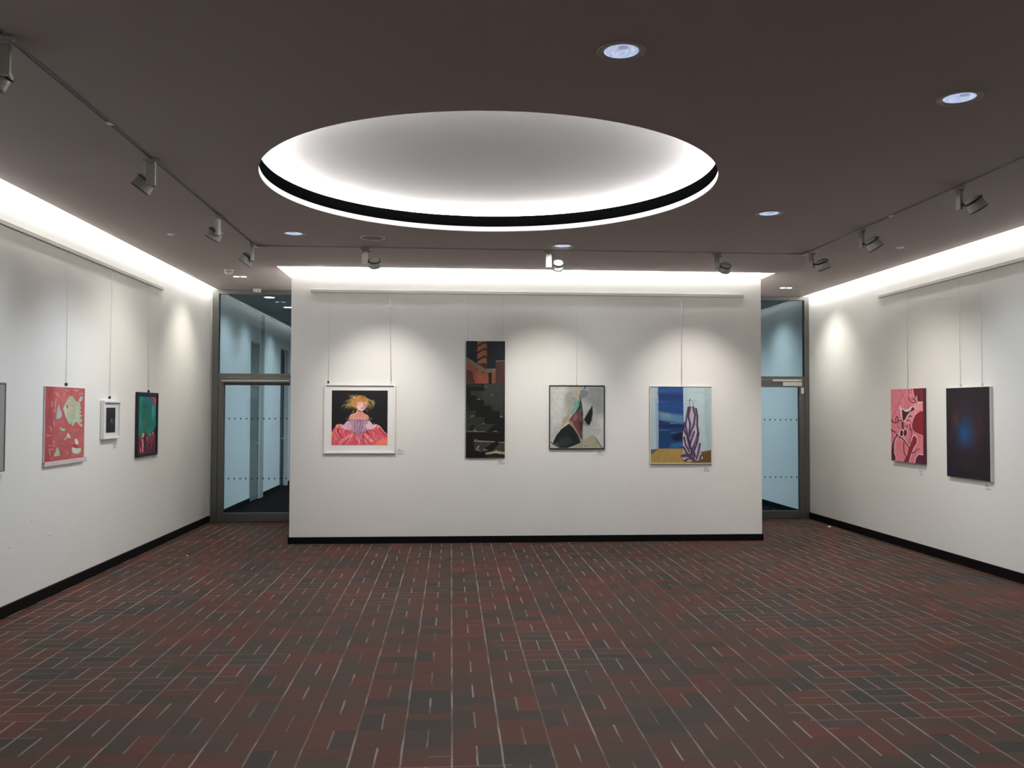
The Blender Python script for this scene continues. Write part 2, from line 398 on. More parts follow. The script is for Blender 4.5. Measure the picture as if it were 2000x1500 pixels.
# ------------------------------------------------------------------ recessed ceiling lights
LENS = None
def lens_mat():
    m = bpy.data.materials.new('lens_reflection_glow'); m.use_nodes = True; nt = m.node_tree; N = nt.nodes; L = nt.links
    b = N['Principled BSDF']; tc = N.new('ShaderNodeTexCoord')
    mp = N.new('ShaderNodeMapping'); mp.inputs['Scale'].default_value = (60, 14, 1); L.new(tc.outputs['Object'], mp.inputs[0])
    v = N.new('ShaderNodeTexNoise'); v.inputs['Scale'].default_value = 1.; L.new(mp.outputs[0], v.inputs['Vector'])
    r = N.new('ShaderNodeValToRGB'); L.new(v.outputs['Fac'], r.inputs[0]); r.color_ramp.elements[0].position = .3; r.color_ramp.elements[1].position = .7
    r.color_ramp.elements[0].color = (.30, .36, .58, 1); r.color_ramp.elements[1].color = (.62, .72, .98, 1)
    L.new(r.outputs[0], b.inputs['Emission Color']); b.inputs['Emission Strength'].default_value = .85  # streaked bluish emission stands in for cool light mirrored in the fitting
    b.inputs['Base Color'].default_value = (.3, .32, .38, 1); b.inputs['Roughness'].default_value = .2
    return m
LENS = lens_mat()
RIMM = mat('downlight_rim', (.36, .34, .31, 1), .5)
def downlight():
    r = empty('downlight')
    bm = bmesh.new(); lathe(bm, [(.091, 0), (.091, -.004), (.121, -.009), (.125, -.003), (.125, 0)], 64); new('trim_ring', bm, RIMM, r, True)
    bm = bmesh.new(); lathe(bm, [(.091, -.001), (.089, -.0025), (.088, -.001)], 64); new('gasket', bm, RUB, r, True)
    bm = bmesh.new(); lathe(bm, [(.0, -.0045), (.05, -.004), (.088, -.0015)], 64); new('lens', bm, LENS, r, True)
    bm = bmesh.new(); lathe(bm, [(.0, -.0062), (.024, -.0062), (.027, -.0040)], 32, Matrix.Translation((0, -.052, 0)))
    new('lens_dark_patch', bm, mat('lens_dark_patch_grey', (.25, .27, .36, 1), .3, emit=(.25, .28, .42, 1), estr=.9), r, True)  # darker patch painted into the lens glow on the camera side
    return r
DL = [(.832, 4.30, 'round downlight nearest to the camera, at the top of the photo'),
      (2.897, 4.80, 'round downlight near the upper right corner of the photo'),
      (2.884, 7.79, 'round downlight just right of the glowing round recess'),
      (-1.632, 9.08, 'round downlight beyond the recess at its left, beside the ceiling loudspeaker'),
      (1.203, 9.53, 'round downlight beyond the recess, above the middle track spotlight')]
d0 = None; dls = []
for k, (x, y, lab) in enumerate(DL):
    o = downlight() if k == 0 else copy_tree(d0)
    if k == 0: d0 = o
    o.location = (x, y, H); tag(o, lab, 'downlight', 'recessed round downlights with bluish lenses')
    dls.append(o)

# unseen copies added overhead and behind the camera as fill light
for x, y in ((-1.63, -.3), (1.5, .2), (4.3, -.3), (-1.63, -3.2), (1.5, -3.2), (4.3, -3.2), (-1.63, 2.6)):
    o = copy_tree(d0); o.location = (x, y, H); tag(o, 'added unseen fill downlight, %s, %s' % (('left of the camera', 'right of the camera', 'by the right wall')[0 if x < 0 else 1 if x < 2 else 2], 'before it' if y > 2 else 'overhead' if y > -2 else 'well behind it'), 'downlight', 'added fill downlights behind the camera'); dls.append(o)
TWINM = mat('twin_lamp_glow', (.9, .9, .85, 1), .4, emit=(1, .95, .84, 1), estr=7.)
def spot(name, loc, direction, power, size, blend, col, parent=None, rad=.03):
    L = bpy.data.lights.new(name, 'SPOT'); L.energy = power; L.spot_size = size; L.spot_blend = blend; L.color = col; L.shadow_soft_size = rad
    o = bpy.data.objects.new(name, L); COL.objects.link(o); o.location = loc
    o.rotation_euler = Vector(direction).to_track_quat('-Z', 'Y').to_euler()
    if parent: o.parent = parent
    return o
for o in dls: spot('lamp_light', (0, 0, -.02), (0, 0, -1), 92 if o.location.y > 4 else 40, 3.0, .5, (.93, .97, 1.), o, .08)
def twin():
    r = empty('twin_downlight')
    bm = bmesh.new(); lathe(bm, [(.0, 0), (.0, -.003), (.09, -.005), (.093, -.001)], 48); new('plate', bm, WMET, r, True)
    for sx in (-.05, .05):
        bm = bmesh.new(); lathe(bm, [(.0, -.008), (.036, -.007), (.038, -.004)], 24, Matrix.Translation((sx, 0, 0))); new('lamp_lens', bm, TWINM, r, True)
    return r
def lit_twin(o, sgn, pw, col):
    for s in (-.05, .05):
        spot('lamp_light', (s, 0, -.012), (sgn*.42, 0, -1), pw, 1.6, 1., col, o, .02)
t0 = twin(); t0.location = (-2.89, 12.12, H); tag(t0, 'small twin downlight before the left glass door', 'downlight', 'twin lensed downlights')
t1 = copy_tree(t0); t1.location = (4.897, 12.54, H); tag(t1, 'small twin downlight before the right glass door', 'downlight', 'twin lensed downlights')
WARM = (1., .95, .85)
lit_twin(t0, -1, 46, WARM); lit_twin(t1, 1, 52, (1., .97, .90))
# corridor downlights
COOLC = (.80, .91, 1.)
CL_ = [(-2.95, 14.35, 'corridor downlight just behind the left glass door', -1), (-2.9, 15.74, 'bright corridor downlight seen through the left transom at the partition edge', -1),
       (-2.9, 17.9, 'corridor downlight before the far corridor door, behind the partition', -1), (4.9, 14.6, 'corridor downlight just behind the right glass door', 1), (4.9, 16.4, 'corridor downlight farther back behind the right glass door', 1),
       (.2, 15.6, 'added fill downlight hidden behind the partition, to its left', 0), (2.6, 15.6, 'added fill downlight hidden behind the partition, to its right', 0), (-.6, 19.0, 'added unseen fill downlight far back in the corridor', 0)]  # these three unseen fittings are added to brighten the corridor
CGL = mat('corridor_lamp_glow', (.9, .9, .9, 1), .4, emit=(.85, .94, 1, 1), estr=14.)
cd0 = None
for k, (x, y, lab, sg) in enumerate(CL_):
    if cd0 is None:
        r = empty('corridor_downlight')
        bm = bmesh.new(); lathe(bm, [(.08, 0), (.08, -.006), (.10, -.008), (.105, 0)], 48); new('trim_ring', bm, WMET, r, True)
        bm = bmesh.new(); lathe(bm, [(0, -.006), (.08, -.004)], 32); new('lens', bm, CGL, r, True)
        cd0 = r
    else: r = copy_tree(cd0)
    r.location = (x, y, H); tag(r, lab, 'downlight', 'corridor downlights')
    cdl = r
    cdl['sg'] = sg
for o in [o for o in COL.objects if o.name.startswith('corridor_downlight')]:
    sg = o['sg']; del o['sg']
    spot('lamp_light', (0, 0, -.02), (sg*.30, 0, -1) if sg else (0, 0, -1), 48 if sg else 270, 2.0 if sg else 3.0, 1. if sg else .5, COOLC, o, .05)

# ceiling loudspeaker
r = empty('ceiling_loudspeaker', (-.842, 9.234, H)); tag(r, 'flat round loudspeaker grille in the ceiling beyond the round recess', 'loudspeaker')
bm = bmesh.new(); lathe(bm, [(.112, 0), (.113, -.006), (.122, -.010), (.127, -.006), (.127, 0)], 64); new('rim', bm, SILV, r, True)
bm = bmesh.new(); lathe(bm, [(0, -.004), (.112, -.004)], 64)
GR_ = mat('speaker_grille', (.20, .19, .175, 1), .7, bump=.6, bscale=500); new('grille', bm, GR_, r, True)
# small ceiling discs
for x, y, lab in ((-2.9, 9.216, 'small white disc on the ceiling near the left wall slot'), (4.924, 9.305, 'small white disc on the ceiling near the right wall slot')):
    r = empty('ceiling_disc', (x, y, H)); bm = bmesh.new(); lathe(bm, [(0, -.011), (.034, -.011), (.043, -.005), (.043, 0)], 32)
    new('cover', bm, WMET, r, True)
    bm = bmesh.new(); lathe(bm, [(0, -.018), (.009, -.018), (.012, -.011)], 16); new('nozzle', bm, SILV, r, True)
    tag(r, lab, 'sprinkler cap', 'white ceiling discs')
# camera-like detector box before left door
r = empty('smoke_detector', (-2.90, 11.55, H)); tag(r, 'small white cylindrical detector on the ceiling before the left glass door', 'detector')
bm = bmesh.new(); lathe(bm, [(0, -.062), (.035, -.060), (.052, -.040), (.055, -.012), (.062, -.010), (.062, 0)], 40); new('housing', bm, WMET, r, True)
bm = bmesh.new(); lathe(bm, [(.0545, -.030), (.0565, -.030), (.0565, -.022), (.0545, -.022)], 40); new('vent_slot', bm, LAMPB, r, True)
r = empty('door_sensor', (-2.93, 13.36, H)); tag(r, 'small white sensor box on the ceiling over the left glass door', 'sensor')
BX('housing', (-.055, .055, -.03, .03, -.05, 0), WMET, r, .008); BX('sensor_slot', (-.04, -.012, -.033, -.029, -.035, -.028), LAMPD, r); BX('sensor_slot', (.012, .04, -.033, -.029, -.035, -.028), LAMPD, r)

# ------------------------------------------------------------------ lighting tracks (recessed flush rails)
def track(axis, c, a, b, label, joint=None, dark=True):
    if axis == 'y': loc = (c, (a+b)/2, H)
    else: loc = ((a+b)/2, c, H)
    r = empty('lighting_track', loc); h = (b-a)/2; o = loc[1] if axis == 'y' else loc[0]
    def d(u0, u1, v0, v1, z0, z1): return (v0, v1, u0, u1, z0, z1) if axis == 'y' else (u0, u1, v0, v1, z0, z1)
    BX('rail', [d(-h, h, -.014, -.010, -.005, 0), d(-h, h, .010, .014, -.005, 0)], LAMPB, r)
    BX('groove', d(-h, h, -.010, .010, -.003, 0), TRACKD, r)
    if joint: BX('joint_cover', d(joint-o-.03, joint-o+.03, -.018, .018, -.0065, -.0052), WMET, r)
    return tag(r, label, 'track', 'ceiling lighting tracks')
track('y', -2.17, YF, 9.62, 'long ceiling track running parallel to the left wall', 5.64)
track('y', 4.03, YF, 9.62, 'long ceiling track running parallel to the right wall', 7.78)
track('x', 9.79, -2.03, 3.89, 'ceiling track running across in front of the partition')
for x, lab, s in ((-2.17, 'white corner connector joining the left and cross tracks', 1), (4.03, 'white corner connector joining the right and cross tracks', -1)):
    r = empty('track_connector', (x, 9.79, H))
    BX('elbow', [(-.018, .018, -.17, .018, -.014, 0), (min(0, s*.14), max(0, s*.14), -.018, .018, -.014, 0)], LAMPB, r, .002)
    BX('cover_plate', (-.024, .024, -.024, .024, -.019, -.014), WMET, r, .002)
    tag(r, lab, 'track connector', 'track corner connectors')

# ------------------------------------------------------------------ track spotlights
LGL = mat('spot_lens_glow', (.8, .85, .9, 1), .2, emit=(.80, .90, 1, 1), estr=4.)
LOFF = mat('spot_lens_glass', (.25, .27, .28, 1), .1, spec=.8)
def head_parts(r, tilt, fwd, side, sc, lensmat):
    # head: short wide can aiming towards local +Y and down by tilt
    ax = Vector((0, math.cos(tilt), -math.sin(tilt)))
    q = ax.to_track_quat('Z', 'X').to_matrix().to_4x4(); q = q @ Matrix.Scale(sc, 4); q.translation = Vector((side, fwd, -.165))
    bm = bmesh.new(); lathe(bm, [(0, -.047), (.040, -.046), (.052, -.040), (.057, -.030), (.064, .034), (.066, .048), (.060, .048), (.056, .036)], 40, q)
    h = new('lamp_head', bm, LAMPB, r, True)
    bm = bmesh.new(); lathe(bm, [(.060, -.030), (.066, -.028), (.067, -.016), (.062, -.016)], 40, q); new('swivel_ring', bm, LAMPD, h, True)
    bm = bmesh.new(); lathe(bm, [(0, .034), (.057, .036)], 40, q); new('lens', bm, lensmat, h, True)
    bm = bmesh.new(); lathe(bm, [(.066, .044), (.0675, .045), (.0675, .051), (.058, .051)], 40, q); new('rim', bm, LAMPD, h, True)
    return q
def track_spot(loc, rz, tilt, label, group, power, col, lensmat, size=1.4, blend=1., aim=None, armrot=0.):
    r = empty('track_spotlight', loc, rz)
    bm = bmesh.new(); box(bm, -.055, .055, -.017, .017, -.030, -.014, bev=.003); box(bm, -.03, .03, -.015, .015, -.05, -.030, bev=.003)
    if armrot: bmesh.ops.rotate(bm, cent=(0, 0, 0), matrix=Matrix.Rotation(PI/2, 3, 'Z'), verts=bm.verts)
    new('track_adapter', bm, LAMPB, r)
    BX('locking_lever', (.028, .058, -.006, .006, -.052, -.044), LAMPD, r)
    bm = bmesh.new(); box(bm, -.033, .033, -.014, .014, -.20, -.048, bev=.005)
    if armrot: bmesh.ops.rotate(bm, cent=(0, 0, 0), matrix=Matrix.Rotation(armrot, 3, 'Z'), verts=bm.verts)
    new('driver_box', bm, LAMPB, r)
    bm = bmesh.new(); tube(bm, (.028, 0, -.165), (.05, .0, -.165), .010, 12); tube(bm, (.045, 0, -.165), (.055, .045 if abs(abs(rz)-PI/2) < .6 else .01, -.165), .008, 10); new('pivot', bm, LAMPD, r, True)
    sd = abs(abs(rz)-PI/2) < .6
    q = head_parts(r, tilt, .075 if sd else .02, .09 if sd else .108, 1.12 if sd else 1., lensmat)
    if power:
        p = q @ Vector((0, 0, .062)); d = (q.to_3x3() @ Vector((0, 0, 1)))
        if aim is not None: d = aim
        spot('lamp_light', p, d, power, size, blend, col, r, .03)
    return tag(r, label, 'spotlight', group)
gL, gB, gR = 'spotlights on the left track', 'spotlights on the cross track', 'spotlights on the right track'
PINKW = (1., .935, .88); NEUT = (1., .95, .87); COOL = (.80, .91, 1.)
track_spot((-.98, 9.79, H), 0, .86, 'spotlight on the cross track, left of three, aimed at the portrait in the white frame', gB, 120, PINKW, LGL, 1.12)
track_spot((1.078, 9.79, H), 0, .86, 'middle spotlight on the cross track with a light catching its back', gB, 105, NEUT, LGL, 1.12)
track_spot((3.008, 9.79, H), 0, .86, 'right spotlight on the cross track, aimed at the painting of the striped robe', gB, 120, PINKW, LGL, 1.12)
track_spot((-2.17, 9.63, H), PI/2, .92, 'left track spotlight nearest the corner connector', gL, 70, NEUT, LOFF, 1.8)
track_spot((-2.17, 8.23, H), PI/2-.18, 1.05, 'left track spotlight with a glowing bluish lens, second from the corner', gL, 74, COOL, LGL, 1.6)
track_spot((-2.17, 6.41, H), PI/2, .92, 'left track spotlight hanging in front of the dim ceiling, third from the corner', gL, 78, COOL, LOFF, 1.8, armrot=PI/2)
track_spot((-2.17, 4.33, H), PI/2, .92, 'left track spotlight cut by the left edge of the photo', gL, 110, COOL, LOFF, armrot=PI/2)
track_spot((4.03, 9.57, H), -PI/2+.35, 1.12, 'right track spotlight nearest the corner connector', gR, 120, NEUT, LOFF, 1.9)
track_spot((4.03, 8.36, H), -PI/2, .98, 'right track spotlight between its two neighbours on that track', gR, 56, COOL, LOFF, 1.75)
track_spot((4.03, 6.69, H), -PI/2, .98, 'right track spotlight nearest the camera', gR, 56, COOL, LOFF, 1.75)

# ------------------------------------------------------------------ picture hanging rails
def rail(dims, label):
    x0, x1, y0, y1, z0, z1 = dims
    r = empty('picture_rail', ((x0+x1)/2, (y0+y1)/2, z0)); cx, cy_ = (x0+x1)/2, (y0+y1)/2
    BX('profile', (x0-cx, x1-cx, y0-cy_, y1-cy_, 0, z1-z0), mat('rail_paint', (.55, .54, .51, 1), .5), r, .002)
    long_x = (x1-x0) > (y1-y0)
    g = (x0-cx+.01, x1-cx-.01, -.004, .004, -.0015, .0005) if long_x else (-.004, .004, y0-cy_+.01, y1-cy_-.01, -.0015, .0005)
    BX('cord_slot', g, TRACKD, r)
    return tag(r, label, 'picture rail', 'white picture hanging rails')
RZ0, RZ1 = 3.192, 3.230
rail((-1.805, 3.823, YC-.022, YC, RZ0, RZ1), 'white hanging rail along the top of the central partition')
rail((XL, XL+.022, YF+.1, 11.26, RZ0, RZ1), 'white hanging rail along the left wall')
rail((XR-.022, XR, YF+.1, 11.20, RZ0, RZ1), 'white hanging rail along the right wall')

def wire(a, b, rad, label, hook=None):
    r = empty('hanging_wire', b); bm = bmesh.new()
    tube(bm, tuple(a[i]-b[i] for i in range(3)), (0, 0, 0), rad, 8); new('cord', bm, CORD, r, True)
    bm = bmesh.new(); box(bm, -.007, .007, -.007, .007, -.006, .022, bev=.003) if hook is None else box(bm, -.012, .012, -.008, .008, -.006, .022, bev=.004)
    new('hook', bm, hook or SILV, r)
    return tag(r, label, 'hanging wire', 'picture hanging wires')
yw = YC-.011
wire((-1.560, yw, RZ0), (-1.572, yw, 2.040), .0022, 'thin cord on the left with a black hook, above the framed portrait', LAMPD)
wire((-.800, yw, RZ0), (-.779, yw, 2.040), .0042, 'thicker cord on the right with a pale hook, above the framed portrait', WMET)
wire((.184, yw, RZ0), (.200, yw, 2.60), .0020, 'left thin cord above the tall staircase picture')
wire((.648, yw, RZ0), (.648, yw, 2.60), .0020, 'right thin cord above the tall staircase picture')
wire((1.616, yw, RZ0), (1.612, yw, 2.036), .0020, 'thin cord above the grey abstract painting')
wire((2.999, yw, RZ0), (2.995, yw, 2.036), .0042, 'thick cord above the painting of the striped robe')
xw = XL+.011
wire((xw, 8.53, RZ0), (xw, 8.54, 1.925), .0022, 'thin cord with black hook above the red fish painting', LAMPD)
wire((xw, 9.62, RZ0), (xw, 9.60, 1.815), .0022, 'thin cord with dark hook above the small white frame', LAMPD)
wire((xw, 10.74, RZ0), (xw, 10.80, 1.905), .0022, 'thin cord above the black framed green painting', LAMPD)
xw = XR-.011
wire((xw, 10.49, RZ0), (xw, 10.49, 1.99), .0030, 'thin cord above the pink and maroon canvas')
wire((xw, 9.365, RZ0), (xw, 9.365, 1.98), .0020, 'left thin cord above the dark canvas with the blue glow')
wire((xw, 8.965, RZ0), (xw, 8.965, 1.98), .0020, 'right thin cord above the dark canvas with the blue glow')

# ------------------------------------------------------------------ artwork painting on a fine mesh of coloured cells
def homog(quad):
    (x0, y0), (x1, y1), (x2, y2), (x3, y3) = quad   # TL TR BR BL -> unit square u right, v down
    A, B = [], []
    for (u, v), (x, y) in zip(((0, 0), (1, 0), (1, 1), (0, 1)), quad):
        A.append([u, v, 1, 0, 0, 0, -u*x, -v*x]); B.append(x)
        A.append([0, 0, 0, u, v, 1, -u*y, -v*y]); B.append(y)
    h = np.linalg.solve(np.array(A, float), np.array(B, float)); return np.append(h, 1).reshape(3, 3)
class Art:
    def __init__(s, quad, n, m, bg, seed=1):
        s.n, s.m = n, m; s.rng = np.random.default_rng(seed)
        u, v = np.meshgrid((np.arange(n)+.5)/n, (np.arange(m)+.5)/m); s.u, s.v = u, v
        Hm = homog(quad); W = Hm[2, 0]*u+Hm[2, 1]*v+Hm[2, 2]
        s.X = (Hm[0, 0]*u+Hm[0, 1]*v+Hm[0, 2])/W; s.Y = (Hm[1, 0]*u+Hm[1, 1]*v+Hm[1, 2])/W
        s.a = np.ones((m, n, 3))*np.array(bg, float)
        s.aa = abs(quad[1][0]-quad[0][0])/n*1.1
    def mix(s, al, c): al = np.clip(al, 0, 1)[..., None]; s.a = s.a*(1-al)+np.array(c, float)*al
    def seg(s, p, q):
        dx, dy = q[0]-p[0], q[1]-p[1]; L2 = dx*dx+dy*dy+1e-9
        t = np.clip(((s.X-p[0])*dx+(s.Y-p[1])*dy)/L2, 0, 1)
        return np.hypot(s.X-p[0]-t*dx, s.Y-p[1]-t*dy), t
    def poly(s, pts, c, soft=0, al=1., jit=0):
        pts = [(float(x), float(y)) for x, y in pts]; ins = np.zeros(s.X.shape, bool); d = np.full(s.X.shape, 1e9)
        X, Y = s.X, s.Y
        if jit: X = X+s.nz(6, jit); Y = Y+s.nz(6, jit)
        for (x0, y0), (x1, y1) in zip(pts, pts[1:]+pts[:1]):
            if y0 != y1:
                cnd = ((y0 > Y) != (y1 > Y)) & (X < (x1-x0)*(Y-y0)/(y1-y0)+x0); ins ^= cnd
            d = np.minimum(d, s.seg((x0, y0), (x1, y1))[0])
        sd = np.where(ins, -d, d); k = max(soft, s.aa)
        s.mix(np.clip(.5-sd/k, 0, 1)*al, c)
    def line(s, pts, w0, c, w1=None, al=1., soft=0):
        w1 = w0 if w1 is None else w1; n = len(pts)-1; A = np.zeros(s.X.shape)
        for k in range(n):
            d, t = s.seg(pts[k], pts[k+1]); w_ = w0+(w1-w0)*((k+t)/n)
            A = np.maximum(A, np.clip(.5-(d-w_/2)/max(soft, s.aa), 0, 1)*np.clip(w_/s.aa, 0, 1))
        s.mix(A*al, c)
    def blob(s, x, y, rx, ry, c, soft=.3, al=1., rot=0.):
        ca, sa = math.cos(rot), math.sin(rot); dx, dy = s.X-x, s.Y-y
        r = np.hypot((dx*ca+dy*sa)/rx, (-dx*sa+dy*ca)/ry)
        s.mix(np.clip((1-r)/max(soft, .02)+.5, 0, 1)*al if soft < 1 else np.exp(-r*r*1.2)*al, c)
    def nz(s, k, amp):
        # smooth value noise with k cells
        g_ = s.rng.random((k+2, k+2))-.5; fu = s.u*k; fv = s.v*k; i = fu.astype(int); j = fv.astype(int); fu = fu-i; fv = fv-j
        fu = fu*fu*(3-2*fu); fv = fv*fv*(3-2*fv)
        return amp*2*((g_[j, i]*(1-fu)+g_[j, i+1]*fu)*(1-fv)+(g_[j+1, i]*(1-fu)+g_[j+1, i+1]*fu)*fv)
    def tex(s, amp, ks=(8, 30)):
        for k in ks: s.a = s.a*(1+s.nz(k, amp)[..., None])
    def build(s, name, P00, P10, P01, nrm_m, parent, gain=1.35, rough=.55):
        """P00 top-left, P10 top-right, P01 bottom-left corners in parent coordinates"""
        P00, P10, P01 = map(np.array, (P00, P10, P01)); n, m = s.n, s.m
        uu, vv = np.meshgrid(np.arange(n+1)/n, np.arange(m+1)/m)
        co = P00[None, None]+uu[..., None]*(P10-P00)+vv[..., None]*(P01-P00)
        me = bpy.data.meshes.new(name); nv = (n+1)*(m+1)
        idx = np.arange(nv).reshape(m+1, n+1)
        q = np.stack([idx[1:, :-1], idx[1:, 1:], idx[:-1, 1:], idx[:-1, :-1]], -1).reshape(-1, 4)
        me.vertices.add(nv); me.vertices.foreach_set('co', co.reshape(-1).astype(np.float32))
        me.loops.add(q.size); me.loops.foreach_set('vertex_index', q.reshape(-1).astype(np.int32))
        me.polygons.add(len(q)); me.polygons.foreach_set('loop_start', np.arange(0, q.size, 4, dtype=np.int32))
        me.update(calc_edges=True)
        at = me.color_attributes.new('paint', 'FLOAT_COLOR', 'CORNER')
        col = np.clip(s2l(np.clip(s.a, 0, 255))*gain, 0, .9).reshape(-1, 3); col = np.repeat(col, 4, 0)
        at.data.foreach_set('color', np.hstack([col, np.ones((len(col), 1))]).astype(np.float32).reshape(-1))
        me.validate()
        o = bpy.data.objects.new(name, me); COL.objects.link(o); me.materials.append(paint_mat(rough)); o.parent = parent
        return o
def paint_mat(rough):
    k = 'paint_%.2f' % rough
    if k in _mats: return _mats[k]
    m = bpy.data.materials.new(k); m.use_nodes = True; nt = m.node_tree
    a = nt.nodes.new('ShaderNodeVertexColor'); a.layer_name = 'paint'; b = nt.nodes['Principled BSDF']
    nt.links.new(a.outputs['Color'], b.inputs['Base Color']); b.inputs['Roughness'].default_value = rough; b.inputs['Specular IOR Level'].default_value = .3
    _mats[k] = m; return m
def frame4(bm, w, h, fw, y0, y1, bev=.003):
    box(bm, -w/2, -w/2+fw, y0, y1, 0, h, bev=bev); box(bm, w/2-fw, w/2, y0, y1, 0, h, bev=bev)
    box(bm, -w/2+fw, w/2-fw, y0, y1, 0, fw, bev=bev); box(bm, -w/2+fw, w/2-fw, y0, y1, h-fw, h, bev=bev)
# every picture is built facing local -Y with its back at y=0 and base at z=0, then turned onto its wall

WFR = mat('white_frame', (.80, .79, .76, 1), .45); BFR = mat('black_frame', (.006, .006, .007, 1), .4)
MATB = mat('white_mount', (.80, .79, .76, 1), .8); SFR = mat('slim_pale_frame', (.62, .60, .56, 1), .4)
CANV = mat('canvas_edge', (.62, .61, .60, 1), .8); GREYF = mat('grey_metal_frame', (.16, .155, .15, 1), .4)

# --- 1 portrait in white frame -------------------------------------------------
pic = empty('framed_picture', (-1.171, YC, 1.141)); tag(pic, 'white framed portrait of a figure in a pink dress on black, leftmost on the partition', 'picture', 'pictures hung on the partition')
W_, H_ = .903, .884
bm = bmesh.new(); frame4(bm, W_, H_, .022, -.034, -.004, .004); new('frame', bm, WFR, pic)
BX('backing', (-W_/2+.02, W_/2-.02, -.012, -.006, .02, H_-.02), MATB, pic)['label'] = 'white mount inside the frame'
a = Art([(228, 270), (1142, 270), (1142, 1166), (228, 1166)], 230, 224, (24, 22, 24), 3)
rg = np.random.default_rng(5)
SK, SK2, SK3 = (212, 150, 130), (205, 128, 118), (232, 196, 196)
# skirt
a.poly([(228, 945), (290, 860), (320, 820), (360, 830), (400, 880), (545, 925), (650, 990), (790, 925), (905, 900), (950, 860), (985, 828), (1040, 880), (1100, 960), (1142, 1000), (1142, 1166), (228, 1166)], (208, 92, 106))
for k in range(110):
    x0 = rg.uniform(240, 1130); t = (x0-228)/914.; xs = 650+(x0-650)*.35; y0 = 960+abs(x0-650)*.06
    c = [(236, 160, 168), (224, 110, 116), (180, 50, 72), (240, 204, 208), (216, 104, 98), (132, 36, 56), (238, 180, 180)][rg.integers(7)]
    y1 = rg.uniform(1040, 1166); y00 = y0+rg.uniform(0, 60)
    f = (y1-y00)/210.
    a.line([(xs+(x0-xs)*.1, y00), (xs+(x0-xs)*(.1+.5*f), (y00+y1)/2), (xs+(x0-xs)*(.2+.9*f), y1)], rg.uniform(5, 14), c, rg.uniform(3, 12), al=.75, soft=5)
for k in range(46):
    x0 = rg.uniform(235, 480) if k % 2 else rg.uniform(820, 1135); y0 = rg.uniform(900, 1120)
    if k % 2 == 0 and y0 < 840+(x0-900)*.7: y0 += 120
    if k % 2 and y0 < 940-(x0-228)*.5: y0 += 60
    c = [(244, 120, 100), (248, 150, 100), (214, 50, 80), (246, 170, 176), (236, 92, 100)][rg.integers(5)]
    a.line([(x0, y0), (x0+rg.uniform(-40, 40)+(20 if k % 2 == 0 else -20), y0+rg.uniform(30, 100))], rg.uniform(8, 20), c, 4, al=.75, soft=6)
a.poly([(1000, 1080), (1142, 1060), (1142, 1166), (930, 1166)], (246, 140, 96), soft=30, al=.8)
a.line([(320, 900), (345, 970), (400, 1050)], 22, (150, 20, 40), 6, soft=8); a.line([(300, 900), (310, 990)], 10, (250, 180, 160), 4, soft=5)
a.line([(1000, 870), (1060, 960), (1142, 1030)], 16, (176, 16, 60), 10, soft=6); a.line([(1010, 850), (1080, 940), (1142, 996)], 8, (244, 196, 214), 6, soft=4)
a.line([(800, 940), (850, 1010), (960, 1110)], 22, (176, 20, 66), 8, soft=8); a.line([(740, 1000), (760, 1166)], 10, (130, 20, 50), 6, soft=5); a.line([(625, 1080), (620, 1166)], 10, (120, 20, 50), 6, soft=5)
# sleeves
a.poly([(345, 815), (420, 835), (480, 770), (560, 775), (570, 850), (545, 925), (460, 915), (390, 880)], (206, 168, 182), soft=8)
a.poly([(770, 775), (850, 765), (900, 830), (970, 820), (950, 870), (900, 905), (800, 915), (770, 850)], (222, 186, 196), soft=8)
for k in range(60):
    l = k % 2; x0, y0 = (rg.uniform(370, 560), rg.uniform(785, 905)) if l else (rg.uniform(780, 930), rg.uniform(785, 895))
    if l and y0 < 1190-x0*.9: continue
    a.line([(x0, y0), (x0+rg.uniform(-26, 26), y0+rg.uniform(5, 30))], rg.uniform(3, 8), [(240, 214, 220), (176, 110, 140), (150, 120, 160), (238, 190, 200)][rg.integers(4)], 2, al=.8, soft=3)
a.poly([(295, 840), (330, 822), (360, 860), (300, 890)], (236, 150, 90), soft=8); a.poly([(955, 850), (990, 828), (1020, 870), (985, 895)], (246, 150, 100), soft=8)
# bodice
a.poly([(500, 745), (620, 735), (700, 740), (800, 745), (850, 760), (775, 860), (800, 940), (720, 965), (655, 1000), (590, 960), (545, 925), (560, 850), (520, 790)], (180, 140, 160))
for x0, x1 in ((610, 600), (650, 648), (705, 690), (745, 730)):
    a.line([(x0, 765), (x1, 860), (655+(x1-655)*.6, 965)], 15, (96, 84, 122), 10, al=.95, soft=4)
for k in range(60):
    x0 = rg.uniform(570, 760); y0 = rg.uniform(760, 940); a.line([(x0, y0), (x0+rg.uniform(-12, 12), y0+rg.uniform(8, 26))], 5, [(236, 212, 226), (170, 140, 176), (220, 120, 140), (244, 226, 232)][rg.integers(4)], 2, al=.8, soft=3)
a.line([(545, 925), (600, 965), (655, 995), (720, 965), (800, 935)], 10, (132, 96, 132), soft=4)
